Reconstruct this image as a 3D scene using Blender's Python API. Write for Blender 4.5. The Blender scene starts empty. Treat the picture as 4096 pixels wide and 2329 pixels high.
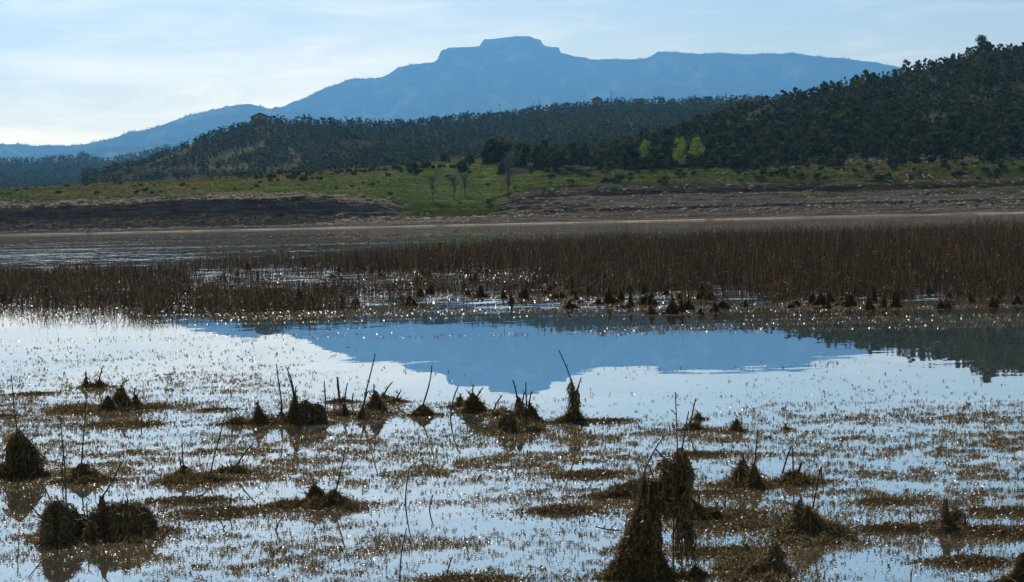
import bpy, math, random
import numpy as np

rng = np.random.default_rng(11)
random.seed(5)
SC = bpy.context.scene
COL = SC.collection

# ------------------------------------------------------------------ camera frame
# photo pixels (4096 x 2329) -> rays, used to read real positions off the photograph
FPX, CX, CY = 8533.0, 2048.0, 1164.5
CAMZ = 3.0
PITCH = math.atan((CY - 863.0) / FPX)
ROLL = 0.0222
_F = np.array([0.0, math.cos(PITCH), -math.sin(PITCH)])
_U0 = np.array([0.0, math.sin(PITCH), math.cos(PITCH)])
_R0 = np.array([1.0, 0.0, 0.0])
_R = math.cos(ROLL) * _R0 - math.sin(ROLL) * _U0
_U = math.sin(ROLL) * _R0 + math.cos(ROLL) * _U0


def ray(u, v):
    u = np.asarray(u, float)[..., None]
    v = np.asarray(v, float)[..., None]
    return _F + (u - CX) / FPX * _R - (v - CY) / FPX * _U


def P(u, v, Y):
    u, v, Y = np.broadcast_arrays(np.asarray(u, float), np.asarray(v, float), np.asarray(Y, float))
    d = ray(u, v)
    p = d * (Y / d[..., 1])[..., None]
    p[..., 2] += CAMZ
    return p


def G(u, v, z=0.0):
    d = ray(u, v)
    p = d * ((z - CAMZ) / d[..., 2])[..., None]
    p[..., 2] += CAMZ
    return p


def proj(x, y, z):
    q = np.stack([np.asarray(x, float), np.asarray(y, float), np.asarray(z, float) - CAMZ], -1)
    w = q @ _F
    return CX + FPX * (q @ _R) / w, CY - FPX * (q @ _U) / w


# ------------------------------------------------------------------ noise
_TAB = np.random.default_rng(3).random((256, 256))


def vnoise(x, y, s=0):
    x = np.asarray(x, float) + 17.3 * s
    y = np.asarray(y, float) + 9.1 * s
    xi = np.floor(x).astype(int)
    yi = np.floor(y).astype(int)
    fx = x - xi
    fy = y - yi
    fx = fx * fx * (3 - 2 * fx)
    fy = fy * fy * (3 - 2 * fy)
    a = _TAB[xi % 256, yi % 256]
    b = _TAB[(xi + 1) % 256, yi % 256]
    c = _TAB[xi % 256, (yi + 1) % 256]
    d = _TAB[(xi + 1) % 256, (yi + 1) % 256]
    return (a * (1 - fx) + b * fx) * (1 - fy) + (c * (1 - fx) + d * fx) * fy


def fbm(x, y, o=4, s=0):
    t, a, n = 0.0, 0.5, 0.0
    for k in range(o):
        t = t + a * vnoise(x * 2 ** k, y * 2 ** k, s + k)
        n += a
        a *= 0.5
    return t / n


def sstep(a, b, x):
    t = np.clip((np.asarray(x, float) - a) / (b - a), 0, 1)
    return t * t * (3 - 2 * t)


def norm(v):
    return v / np.maximum(np.linalg.norm(v, axis=-1, keepdims=True), 1e-9)


# ------------------------------------------------------------------ mesh building
class MB:
    """collects vertices and faces of several shapes for ONE mesh object"""

    def __init__(s):
        s.v, s.f, s.c, s.n = [], [], [], 0

    def add(s, V, faces, col=None):
        V = np.asarray(V, float).reshape(-1, 3)
        for F in faces:
            F = np.asarray(F, int)
            if len(F):
                s.f.append(F + s.n)
        s.v.append(V)
        if col is not None:
            s.c.append(np.broadcast_to(np.asarray(col, float), (len(V), 3)))
        s.n += len(V)
        return s

    def mesh(s, name, mat, smooth=False):
        me = bpy.data.meshes.new(name)
        V = np.concatenate(s.v) if s.v else np.zeros((0, 3))
        me.vertices.add(len(V))
        me.vertices.foreach_set("co", V.astype(np.float32).ravel())
        idx = np.concatenate([F.ravel() for F in s.f])
        tot = np.concatenate([np.full(len(F), F.shape[1]) for F in s.f])
        st = np.concatenate([[0], np.cumsum(tot)[:-1]])
        me.loops.add(len(idx))
        me.loops.foreach_set("vertex_index", idx.astype(np.int32))
        me.polygons.add(len(tot))
        me.polygons.foreach_set("loop_start", st.astype(np.int32))
        if smooth:
            me.polygons.foreach_set("use_smooth", np.ones(len(tot), bool))
        me.update(calc_edges=True)
        if s.c:
            C = np.concatenate(s.c)
            at = me.color_attributes.new("albedo", "FLOAT_COLOR", "POINT")
            at.data.foreach_set("color", np.concatenate([C, np.ones((len(C), 1))], 1).astype(np.float32).ravel())
        me.materials.append(mat)
        return me

    def build(s, name, mat, parent=None, smooth=False):
        o = bpy.data.objects.new(name, s.mesh(name, mat, smooth))
        COL.objects.link(o)
        if parent is not None:
            o.parent = parent
        return o


def tag(o, label=None, cat=None, group=None, kind=None):
    if label:
        o["label"] = label
    if cat:
        o["category"] = cat
    if group:
        o["group"] = group
    if kind:
        o["kind"] = kind
    return o


def empty(name, loc):
    o = bpy.data.objects.new(name, None)
    o.empty_display_size = 0.2
    o.location = [float(c) for c in loc]
    COL.objects.link(o)
    return o


def copy_tree(o):
    c = o.copy()
    COL.objects.link(c)
    for ch in list(o.children):
        d = ch.copy()
        COL.objects.link(d)
        d.parent = c
        for g in list(ch.children):
            e = g.copy()
            COL.objects.link(e)
            e.parent = d
    return c


def grid_faces(nr, nc):
    a = np.arange(nr * nc).reshape(nr, nc)
    return np.stack([a[:-1, :-1], a[:-1, 1:], a[1:, 1:], a[1:, :-1]], -1).reshape(-1, 4)


def tube(pts, r0, r1, k=5):
    pts = np.asarray(pts, float)
    n = len(pts)
    tang = norm(np.gradient(pts, axis=0))
    ref = np.array([0.31, 0.9, 0.17])
    a = norm(np.cross(tang, ref))
    b = np.cross(tang, a)
    r = np.linspace(r0, r1, n)[:, None, None]
    th = np.arange(k) * 2 * math.pi / k
    ring = a[:, None, :] * np.cos(th)[None, :, None] + b[:, None, :] * np.sin(th)[None, :, None]
    V = (pts[:, None, :] + ring * r).reshape(-1, 3)
    i = np.arange(n - 1)[:, None] * k
    j = np.arange(k)[None, :]
    j2 = (j + 1) % k
    F = np.stack([i + j, i + j2, i + k + j2, i + k + j], -1).reshape(-1, 4)
    return V, [F, np.array([[c for c in range(k)][::-1], [(n - 1) * k + c for c in range(k)]])]


def smooth_line(pts, n=10):
    pts = np.asarray(pts, float)
    if len(pts) < 3:
        t = np.linspace(0, 1, n)[:, None]
        return pts[0] * (1 - t) + pts[-1] * t
    d = np.concatenate([[0], np.cumsum(np.linalg.norm(np.diff(pts, axis=0), axis=1))])
    t = np.linspace(0, d[-1], n)
    out = np.stack([np.interp(t, d, pts[:, k]) for k in range(3)], -1)
    for _ in range(2):
        out[1:-1] = 0.5 * out[1:-1] + 0.25 * (out[:-2] + out[2:])
    return out


def ico(sub=1):
    t = (1 + 5 ** 0.5) / 2
    v = [(-1, t, 0), (1, t, 0), (-1, -t, 0), (1, -t, 0), (0, -1, t), (0, 1, t), (0, -1, -t), (0, 1, -t),
         (t, 0, -1), (t, 0, 1), (-t, 0, -1), (-t, 0, 1)]
    f = [(0, 11, 5), (0, 5, 1), (0, 1, 7), (0, 7, 10), (0, 10, 11), (1, 5, 9), (5, 11, 4), (11, 10, 2), (10, 7, 6),
         (7, 1, 8), (3, 9, 4), (3, 4, 2), (3, 2, 6), (3, 6, 8), (3, 8, 9), (4, 9, 5), (2, 4, 11), (6, 2, 10),
         (8, 6, 7), (9, 8, 1)]
    v = [np.array(p) / np.linalg.norm(p) for p in v]
    for _ in range(sub):
        cache, nf = {}, []

        def mid(a, b):
            k = (min(a, b), max(a, b))
            if k not in cache:
                m = v[a] + v[b]
                v.append(m / np.linalg.norm(m))
                cache[k] = len(v) - 1
            return cache[k]
        for a, b, c in f:
            ab, bc, ca = mid(a, b), mid(b, c), mid(c, a)
            nf += [(a, ab, ca), (b, bc, ab), (c, ca, bc), (ab, bc, ca)]
        f = nf
    return np.array(v), np.array(f)


ICO0, ICO1, ICO2 = ico(0), ico(1), ico(2)


def leaf_tris(C, D, L, W, R=rng):
    """thin triangular leaves at C along D"""
    n = len(C)
    rnd = norm(R.normal(size=(n, 3)))
    S = norm(np.cross(D, rnd))
    L = np.broadcast_to(L, (n,))[:, None]
    W = np.broadcast_to(W, (n,))[:, None]
    V = np.stack([C - S * W, C + S * W, C + D * L], 1).reshape(-1, 3)
    return V, np.arange(3 * n).reshape(n, 3)


def leaf_quads(C, N, L, W, R=rng):
    """little blades lying square to N"""
    n = len(C)
    rnd = norm(R.normal(size=(n, 3)))
    A = norm(np.cross(N, rnd))
    B = np.cross(N, A)
    L = np.broadcast_to(L, (n,))[:, None]
    W = np.broadcast_to(W, (n,))[:, None]
    V = np.stack([C - A * L, C - B * W, C + A * L, C + B * W], 1).reshape(-1, 3)
    return V, np.arange(4 * n).reshape(n, 4)


# ------------------------------------------------------------------ materials
def new_mat(name):
    m = bpy.data.materials.new(name)
    m.use_nodes = True
    m.node_tree.nodes.clear()
    return m, m.node_tree.nodes, m.node_tree.links


def ramp(nodes, stops):
    r = nodes.new("ShaderNodeValToRGB")
    e = r.color_ramp.elements
    while len(e) < len(stops):
        e.new(0.5)
    for k, (p, c) in enumerate(stops):
        e[k].position = p
        e[k].color = (*c, 1)
    return r


def leaf_mat(name, stops, transl=0.35, tcol=None, rough=0.55, spec=0.3, tinted=False):
    m, N, L = new_mat(name)
    g = N.new("ShaderNodeNewGeometry")
    r = ramp(N, stops)
    L.new(g.outputs["Random Per Island"], r.inputs[0])
    if tinted:
        at = N.new("ShaderNodeAttribute")
        at.attribute_name = "albedo"
        tm = N.new("ShaderNodeMix")
        tm.data_type = "RGBA"
        tm.blend_type = "MULTIPLY"
        tm.inputs[0].default_value = 1
        L.new(r.outputs[0], tm.inputs[6])
        L.new(at.outputs["Color"], tm.inputs[7])

        class _S:
            outputs = [tm.outputs[2]]
        r = _S
    p = N.new("ShaderNodeBsdfPrincipled")
    p.inputs["Roughness"].default_value = rough
    p.inputs["Specular IOR Level"].default_value = spec
    L.new(r.outputs[0], p.inputs["Base Color"])
    t = N.new("ShaderNodeBsdfTranslucent")
    if tcol:
        mx = N.new("ShaderNodeMix")
        mx.data_type = "RGBA"
        mx.blend_type = "MULTIPLY"
        mx.inputs[0].default_value = 1
        L.new(r.outputs[0], mx.inputs[6])
        mx.inputs[7].default_value = (*tcol, 1)
        L.new(mx.outputs[2], t.inputs[0])
    else:
        L.new(r.outputs[0], t.inputs[0])
    ms = N.new("ShaderNodeMixShader")
    ms.inputs[0].default_value = transl
    L.new(p.outputs[0], ms.inputs[1])
    L.new(t.outputs[0], ms.inputs[2])
    o = N.new("ShaderNodeOutputMaterial")
    L.new(ms.outputs[0], o.inputs[0])
    return m


def plain_mat(name, c1, c2, scale=5.0, rough=0.8, spec=0.3, stretch=(1, 1, 1), bump=0.0, island=False):
    m, N, L = new_mat(name)
    tc = N.new("ShaderNodeTexCoord")
    mp = N.new("ShaderNodeMapping")
    mp.inputs["Scale"].default_value = stretch
    L.new(tc.outputs["Object"], mp.inputs[0])
    n = N.new("ShaderNodeTexNoise")
    n.inputs["Scale"].default_value = scale
    n.inputs["Detail"].default_value = 5
    L.new(mp.outputs[0], n.inputs["Vector"])
    r = ramp(N, [(0.3, c1), (0.7, c2)])
    if island:
        g = N.new("ShaderNodeNewGeometry")
        L.new(g.outputs["Random Per Island"], r.inputs[0])
        r.color_ramp.elements[0].position = 0.05
        r.color_ramp.elements[1].position = 0.95
    else:
        L.new(n.outputs[0], r.inputs[0])
    p = N.new("ShaderNodeBsdfPrincipled")
    p.inputs["Roughness"].default_value = rough
    p.inputs["Specular IOR Level"].default_value = spec
    L.new(r.outputs[0], p.inputs["Base Color"])
    if bump:
        b = N.new("ShaderNodeBump")
        b.inputs["Strength"].default_value = bump
        L.new(n.outputs[0], b.inputs["Height"])
        L.new(b.outputs[0], p.inputs["Normal"])
    o = N.new("ShaderNodeOutputMaterial")
    L.new(p.outputs[0], o.inputs[0])
    return m


def ground_mat(name, scale=0.6, amount=0.5, rough=0.95, stretch=(1, 1, 1), scale2=4.0):
    """albedo of the ground's own zones (soil, shale, grass) broken by noise"""
    m, N, L = new_mat(name)
    at = N.new("ShaderNodeAttribute")
    at.attribute_name = "albedo"
    tc = N.new("ShaderNodeTexCoord")
    mp = N.new("ShaderNodeMapping")
    mp.inputs["Scale"].default_value = stretch
    L.new(tc.outputs["Object"], mp.inputs[0])
    fac = None
    for sc_ in (scale, scale2):
        n = N.new("ShaderNodeTexNoise")
        n.inputs["Scale"].default_value = sc_
        n.inputs["Detail"].default_value = 6
        n.inputs["Roughness"].default_value = 0.65
        L.new(mp.outputs[0], n.inputs["Vector"])
        mr = N.new("ShaderNodeMapRange")
        mr.inputs[1].default_value = 0.3
        mr.inputs[2].default_value = 0.7
        mr.inputs[3].default_value = 1 - amount
        mr.inputs[4].default_value = 1 + amount
        L.new(n.outputs[0], mr.inputs[0])
        if fac is None:
            fac = mr.outputs[0]
        else:
            mu = N.new("ShaderNodeMath")
            mu.operation = "MULTIPLY"
            L.new(fac, mu.inputs[0])
            L.new(mr.outputs[0], mu.inputs[1])
            fac = mu.outputs[0]
    vm = N.new("ShaderNodeVectorMath")
    vm.operation = "SCALE"
    L.new(at.outputs["Color"], vm.inputs[0])
    L.new(fac, vm.inputs[3])
    p = N.new("ShaderNodeBsdfPrincipled")
    p.inputs["Roughness"].default_value = rough
    p.inputs["Specular IOR Level"].default_value = 0.0
    L.new(vm.outputs[0], p.inputs["Base Color"])
    o = N.new("ShaderNodeOutputMaterial")
    L.new(p.outputs[0], o.inputs[0])
    return m


M = {}
M["bank"] = ground_mat("bank_soil", 0.35, 0.35, scale2=2.5)
M["hill"] = ground_mat("hill_soil", 0.05, 0.4, scale2=0.4)
M["far"] = ground_mat("mountain_slope", 0.004, 0.3, scale2=0.03)
M["juniper"] = leaf_mat("juniper_foliage", [(0.0, (0.020, 0.029, 0.011)), (0.5, (0.044, 0.058, 0.019)), (1.0, (0.10, 0.115, 0.036))], 0.36, (1.2, 1.2, 0.6), 0.9, 0.0)
M["forest"] = leaf_mat("forest_foliage", [(0.0, (0.022, 0.036, 0.018)), (0.5, (0.036, 0.054, 0.024)), (1.0, (0.085, 0.10, 0.04))], 0.3, (1.2, 1.2, 0.6), 0.9, 0.0, True)
M["forestdark"] = leaf_mat("hillside_foliage", [(0.0, (0.020, 0.029, 0.011)), (0.5, (0.044, 0.058, 0.019)), (1.0, (0.10, 0.115, 0.036))], 0.36, (1.2, 1.2, 0.6), 0.9, 0.0, True)
M["juniper_olive"] = leaf_mat("olive_juniper_foliage", [(0.0, (0.032, 0.038, 0.012)), (0.5, (0.066, 0.074, 0.022)), (1.0, (0.13, 0.135, 0.04))], 0.36, (1.2, 1.15, 0.6), 0.9, 0.0)
M["juniper_grey"] = leaf_mat("grey_juniper_foliage", [(0.0, (0.026, 0.034, 0.020)), (0.5, (0.054, 0.066, 0.036)), (1.0, (0.11, 0.12, 0.06))], 0.34, (1.2, 1.15, 0.7), 0.9, 0.0)
M["farforest"] = plain_mat("conifer_foliage", (0.03, 0.045, 0.03), (0.05, 0.065, 0.04), 1.0, island=True)
M["bright"] = leaf_mat("cottonwood_leaf", [(0.0, (0.075, 0.12, 0.02)), (1.0, (0.20, 0.25, 0.045))], 0.55, (1.5, 1.5, 0.6))
M["shrub"] = leaf_mat("shrub_leaf", [(0.0, (0.028, 0.038, 0.014)), (0.6, (0.05, 0.062, 0.019)), (1.0, (0.085, 0.09, 0.025))], 0.35, (1.2, 1.2, 0.7), 0.9, 0.0)
M["grass"] = leaf_mat("meadow_blade", [(0.0, (0.07, 0.05, 0.022)), (0.35, (0.065, 0.078, 0.02)), (0.75, (0.07, 0.11, 0.018)), (1.0, (0.11, 0.09, 0.03))], 0.4, (1.2, 1.2, 0.6), 0.9, 0.0)
M["bark"] = plain_mat("grey_bark", (0.06, 0.05, 0.045), (0.12, 0.10, 0.09), 6, stretch=(3, 3, 0.6))
M["drift"] = plain_mat("bleached_wood", (0.40, 0.37, 0.33), (0.62, 0.58, 0.52), 4, 0.7, stretch=(1, 5, 5))
M["logwood"] = plain_mat("peeled_log_wood", (0.18, 0.11, 0.06), (0.45, 0.33, 0.2), 9, 0.7, stretch=(1, 1, 1))
M["rock"] = plain_mat("rubble_stone", (0.05, 0.042, 0.036), (0.27, 0.20, 0.13), 2, 0.9, island=True)
M["boulder"] = plain_mat("boulder_stone", (0.14, 0.105, 0.075), (0.32, 0.23, 0.145), 0.8, 0.85, bump=0.3)
M["stalk"] = plain_mat("dead_stalk", (0.022, 0.014, 0.009), (0.06, 0.038, 0.024), 14, 0.6, stretch=(1, 1, 0.3))
M["reed"] = leaf_mat("dead_reed", [(0.0, (0.034, 0.027, 0.023)), (0.5, (0.080, 0.063, 0.050)), (0.85, (0.155, 0.10, 0.058)), (1.0, (0.36, 0.29, 0.20))], 0.3, (1.3, 0.95, 0.5), 0.6, 0.12)
M["algae"] = leaf_mat("draped_algae", [(0.0, (0.05, 0.039, 0.025)), (0.6, (0.125, 0.098, 0.064)), (0.9, (0.20, 0.16, 0.095)), (1.0, (0.30, 0.25, 0.12))], 0.35, (1.25, 1.05, 0.6), 0.5, 0.35)
M["tuft"] = leaf_mat("reed_algae", [(0.0, (0.03, 0.022, 0.013)), (0.6, (0.07, 0.05, 0.028)), (0.9, (0.12, 0.085, 0.04)), (1.0, (0.2, 0.15, 0.06))], 0.35, (1.4, 1.1, 0.5), 0.6, 0.2)
M["mat"] = leaf_mat("floating_algae", [(0.0, (0.036, 0.025, 0.016)), (0.5, (0.085, 0.060, 0.032)), (0.85, (0.125, 0.090, 0.040)), (1.0, (0.20, 0.165, 0.05))], 0.35, (1.25, 1.0, 0.5), 0.4, 0.4)
M["weed"] = leaf_mat("water_weed", [(0.0, (0.045, 0.030, 0.019)), (0.6, (0.11, 0.076, 0.038)), (0.9, (0.18, 0.13, 0.05)), (1.0, (0.30, 0.23, 0.08))], 0.35, (1.3, 1.1, 0.45), 0.32, 0.5)
M["goose"] = plain_mat("goose_feather", (0.05, 0.04, 0.035), (0.20, 0.16, 0.13), 3.0, 0.7)
M["wall"] = plain_mat("house_wall", (0.08, 0.08, 0.08), (0.11, 0.11, 0.105), 0.5)
M["roof"] = plain_mat("house_roof", (0.030, 0.029, 0.030), (0.045, 0.043, 0.044), 0.7)
M["pane"] = plain_mat("window_glass", (0.02, 0.025, 0.03), (0.04, 0.045, 0.05), 0.5, 0.1, 0.6)
M["strata"] = None


def cliff_material():
    m, N, L = new_mat("layered_cliff")
    at = N.new("ShaderNodeAttribute")
    at.attribute_name = "albedo"
    tc = N.new("ShaderNodeTexCoord")
    mp = N.new("ShaderNodeMapping")
    mp.inputs["Scale"].default_value = (0.03, 0.03, 1.3)
    L.new(tc.outputs["Object"], mp.inputs[0])
    n = N.new("ShaderNodeTexNoise")
    n.inputs["Scale"].default_value = 2.0
    n.inputs["Detail"].default_value = 6
    L.new(mp.outputs[0], n.inputs["Vector"])
    mr = N.new("ShaderNodeMapRange")
    mr.inputs[1].default_value = 0.3
    mr.inputs[2].default_value = 0.7
    mr.inputs[3].default_value = 0.45
    mr.inputs[4].default_value = 1.6
    L.new(n.outputs[0], mr.inputs[0])
    n2 = N.new("ShaderNodeTexNoise")
    n2.inputs["Scale"].default_value = 0.8
    n2.inputs["Detail"].default_value = 8
    n2.inputs["Roughness"].default_value = 0.7
    L.new(tc.outputs["Object"], n2.inputs["Vector"])
    mr2 = N.new("ShaderNodeMapRange")
    mr2.inputs[1].default_value = 0.3
    mr2.inputs[2].default_value = 0.7
    mr2.inputs[3].default_value = 0.55
    mr2.inputs[4].default_value = 1.5
    L.new(n2.outputs[0], mr2.inputs[0])
    mu = N.new("ShaderNodeMath")
    mu.operation = "MULTIPLY"
    L.new(mr.outputs[0], mu.inputs[0])
    L.new(mr2.outputs[0], mu.inputs[1])
    vm = N.new("ShaderNodeVectorMath")
    vm.operation = "SCALE"
    L.new(at.outputs["Color"], vm.inputs[0])
    L.new(mu.outputs[0], vm.inputs[3])
    p = N.new("ShaderNodeBsdfPrincipled")
    p.inputs["Roughness"].default_value = 0.9
    p.inputs["Specular IOR Level"].default_value = 0.0
    L.new(vm.outputs[0], p.inputs["Base Color"])
    o = N.new("ShaderNodeOutputMaterial")
    L.new(p.outputs[0], o.inputs[0])
    return m


M["strata"] = cliff_material()


def water_material():
    m, N, L = new_mat("lake_water")

    def math_(op, a, b=None, c=None):
        n = N.new("ShaderNodeMath")
        n.operation = op
        for k, x in enumerate((a, b, c)):
            if x is None:
                continue
            if isinstance(x, (int, float)):
                n.inputs[k].default_value = x
            else:
                L.new(x, n.inputs[k])
        return n.outputs[0]

    def mrange(x, a, b, c, d, smooth=True):
        n = N.new("ShaderNodeMapRange")
        if smooth:
            n.interpolation_type = "SMOOTHSTEP"
        for k, y in zip((1, 2, 3, 4), (a, b, c, d)):
            n.inputs[k].default_value = y
        L.new(x, n.inputs[0])
        return n.outputs[0]

    tc = N.new("ShaderNodeTexCoord")
    sx = N.new("ShaderNodeSeparateXYZ")
    L.new(tc.outputs["Object"], sx.inputs[0])

    def noise(scale, detail=2.0, rough=0.5):
        mp = N.new("ShaderNodeMapping")
        mp.inputs["Scale"].default_value = scale
        L.new(tc.outputs["Object"], mp.inputs[0])
        n = N.new("ShaderNodeTexNoise")
        n.inputs["Scale"].default_value = 1
        n.inputs["Detail"].default_value = detail
        n.inputs["Roughness"].default_value = rough
        L.new(mp.outputs[0], n.inputs["Vector"])
        return n

    Y = sx.outputs[1]
    # calm pool in front of the reeds, wind-ruffled bands beyond them
    calm = noise((0.10, 0.35, 1), 2)
    near_amp = mrange(calm.outputs[0], 0.48, 0.72, 0.0010, 0.0045)
    band = noise((0.012, 0.06, 1), 5, 0.7)
    band_amp = mrange(band.outputs[0], 0.40, 0.66, 0.020, 0.075)
    fade_in = mrange(Y, 105, 150, 0, 1)
    fade_out = mrange(Y, 210, 460, 1, 0.5)
    far_amp = math_("MULTIPLY", math_("MULTIPLY", band_amp, fade_in), fade_out)
    X = sx.outputs[0]
    edge = math_("ADD", mrange(X, -16, 0, 77, 60, False), 4.0)
    inreed = mrange(math_("SUBTRACT", Y, edge), 0, 7, 0, 1)
    reed_amp = math_("MULTIPLY", math_("MULTIPLY", inreed, mrange(Y, 130, 160, 1, 0)), mrange(noise((0.25, 0.5, 1), 3).outputs[0], .4, .6, .03, .10))
    amp = math_("ADD", math_("ADD", near_amp, far_amp), math_("ADD", mrange(Y, 690, 722, 0, 0.10), reed_amp))
    w1 = noise((1.6, 3.2, 1), 3, 0.6)
    w2 = noise((0.5, 0.9, 1), 2, 0.5)
    sv = N.new("ShaderNodeVectorMath")
    sv.operation = "ADD"
    L.new(w1.outputs[1], sv.inputs[0])
    L.new(w2.outputs[1], sv.inputs[1])
    s2 = N.new("ShaderNodeVectorMath")
    s2.operation = "SUBTRACT"
    L.new(sv.outputs[0], s2.inputs[0])
    s2.inputs[1].default_value = (1.0, 1.0, 1.0)
    s3 = N.new("ShaderNodeVectorMath")
    s3.operation = "SCALE"
    L.new(s2.outputs[0], s3.inputs[0])
    L.new(math_("MULTIPLY", amp, 2.2), s3.inputs[3])
    sep = N.new("ShaderNodeSeparateXYZ")
    L.new(s3.outputs[0], sep.inputs[0])
    cb = N.new("ShaderNodeCombineXYZ")
    L.new(sep.outputs[0], cb.inputs[0])
    L.new(sep.outputs[1], cb.inputs[1])
    cb.inputs[2].default_value = 1
    nn = N.new("ShaderNodeVectorMath")
    nn.operation = "NORMALIZE"
    L.new(cb.outputs[0], nn.inputs[0])
    gl = N.new("ShaderNodeBsdfGlossy")
    gl.inputs["Roughness"].default_value = 0.0
    gl.inputs["Color"].default_value = (0.97, 0.98, 1.0, 1)
    L.new(nn.outputs[0], gl.inputs["Normal"])
    df = N.new("ShaderNodeBsdfDiffuse")
    df.inputs["Color"].default_value = (0.088, 0.080, 0.062, 1)
    fr = N.new("ShaderNodeFresnel")
    fr.inputs["IOR"].default_value = 1.5
    fac = mrange(fr.outputs[0], 0.0, 1.0, 0.5, 1.0, False)
    # the lake beyond the reeds is muddier than the pool
    mud_ = N.new("ShaderNodeMix")
    mud_.data_type = "RGBA"
    L.new(mrange(Y, 150, 330, 0, 1), mud_.inputs[0])
    mud_.inputs[6].default_value = (0.095, 0.086, 0.066, 1)
    mud_.inputs[7].default_value = (0.115, 0.098, 0.080, 1)
    L.new(mud_.outputs[2], df.inputs["Color"])
    fac = math_("MULTIPLY", fac, mrange(Y, 150, 330, 0.97, 0.74))
    ms = N.new("ShaderNodeMixShader")
    L.new(fac, ms.inputs[0])
    L.new(df.outputs[0], ms.inputs[1])
    L.new(gl.outputs[0], ms.inputs[2])
    o = N.new("ShaderNodeOutputMaterial")
    L.new(ms.outputs[0], o.inputs[0])
    return m


M["water"] = water_material()

# ------------------------------------------------------------------ world, sun, haze, camera
SUN_EL, SUN_AZ = math.radians(40), math.radians(-14)     # azimuth from +Y towards +X


def build_world():
    w = bpy.data.worlds.new("World")
    SC.world = w
    w.use_nodes = True
    N, L = w.node_tree.nodes, w.node_tree.links
    N.clear()
    sky = N.new("ShaderNodeTexSky")
    sky.sky_type = "NISHITA"
    sky.sun_disc = False
    sky.sun_elevation = SUN_EL
    sky.sun_rotation = SUN_AZ
    sky.altitude = 1900
    sky.air_density = 1.0
    sky.dust_density = 1.2
    sky.ozone_density = 1.5
    bg = N.new("ShaderNodeBackground")
    bg.inputs[1].default_value = 0.118
    tint = N.new("ShaderNodeMix")
    tint.data_type = "RGBA"
    tint.blend_type = "MULTIPLY"
    tint.inputs[0].default_value = 1
    tint.inputs[7].default_value = SKY_TINT
    L.new(sky.outputs[0], tint.inputs[6])
    L.new(tint.outputs[2], bg.inputs[0])
    tc = N.new("ShaderNodeTexCoord")
    sp = N.new("ShaderNodeSeparateXYZ")
    L.new(tc.outputs["Generated"], sp.inputs[0])

    def noise(scale, detail, rough, dist=0.0, loc=(0, 0, 0)):
        mp = N.new("ShaderNodeMapping")
        mp.inputs["Scale"].default_value = scale
        mp.inputs["Location"].default_value = loc
        L.new(tc.outputs["Generated"], mp.inputs[0])
        n = N.new("ShaderNodeTexNoise")
        n.inputs["Scale"].default_value = 1
        n.inputs["Detail"].default_value = detail
        n.inputs["Roughness"].default_value = rough
        n.inputs["Distortion"].default_value = dist
        L.new(mp.outputs[0], n.inputs["Vector"])
        return n.outputs[0]

    def mr(x, a, b, c, d):
        n = N.new("ShaderNodeMapRange")
        n.interpolation_type = "SMOOTHSTEP"
        for k, y in zip((1, 2, 3, 4), (a, b, c, d)):
            n.inputs[k].default_value = y
        L.new(x, n.inputs[0])
        return n.outputs[0]

    def mul(a, b, op="MULTIPLY"):
        n = N.new("ShaderNodeMath")
        n.operation = op
        for k, x in enumerate((a, b)):
            if isinstance(x, (int, float)):
                n.inputs[k].default_value = x
            else:
                L.new(x, n.inputs[k])
        return n.outputs[0]

    az, el = sp.outputs[0], sp.outputs[2]
    veil = noise((7, 7, 34), 4, 0.5, 0.6, (0.3, 0, 0.2))
    wisp = noise((16, 9, 95), 6, 0.6, 0.8, (1.7, 0, 0.4))
    left = mr(az, 0.14, -0.12, 0.0, 1.0)
    # the veil thins out above the frame and towards the blue right-hand side
    low = mr(el, 0.21, 0.075, 0.0, 1.0)
    base = mul(mul(left, low), mr(veil, 0.30, 0.62, 0.25, 1.0))
    fine = mul(mr(wisp, 0.44, 0.72, 0.0, 0.36), mr(el, 0.2, 0.08, 0.0, 1.0))
    tot = mul(base, fine, "ADD")
    cl = N.new("ShaderNodeBackground")
    cl.inputs[0].default_value = (1.0, 0.65, 0.33, 1)
    L.new(mul(tot, CIRRUS), cl.inputs[1])
    # bright whitish air low over the horizon, forward-scattered sunlight
    hz = N.new("ShaderNodeBackground")
    hz.inputs[0].default_value = HORIZON
    L.new(mr(el, 0.16, 0.0, 0.0, 1.0), hz.inputs[1])
    ad = N.new("ShaderNodeAddShader")
    L.new(bg.outputs[0], ad.inputs[0])
    L.new(cl.outputs[0], ad.inputs[1])
    ad2 = N.new("ShaderNodeAddShader")
    L.new(ad.outputs[0], ad2.inputs[0])
    L.new(hz.outputs[0], ad2.inputs[1])
    o = N.new("ShaderNodeOutputWorld")
    L.new(ad2.outputs[0], o.inputs[0])


SKY_TINT = (1.18, 1.03, 0.73, 1)
CIRRUS = 1.0
HORIZON = (0.88, 0.55, 0.20, 1)
build_world()

sl = bpy.data.lights.new("sun", "SUN")
sl.energy = 4.4
sl.angle = math.radians(0.53)
sl.color = (1.0, 0.95, 0.86)
so = bpy.data.objects.new("sun", sl)
COL.objects.link(so)
from mathutils import Vector, Matrix
to_sun = Vector((math.sin(SUN_AZ) * math.cos(SUN_EL), math.cos(SUN_AZ) * math.cos(SUN_EL), math.sin(SUN_EL)))
so.rotation_euler = to_sun.to_track_quat("Z", "Y").to_euler()

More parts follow.
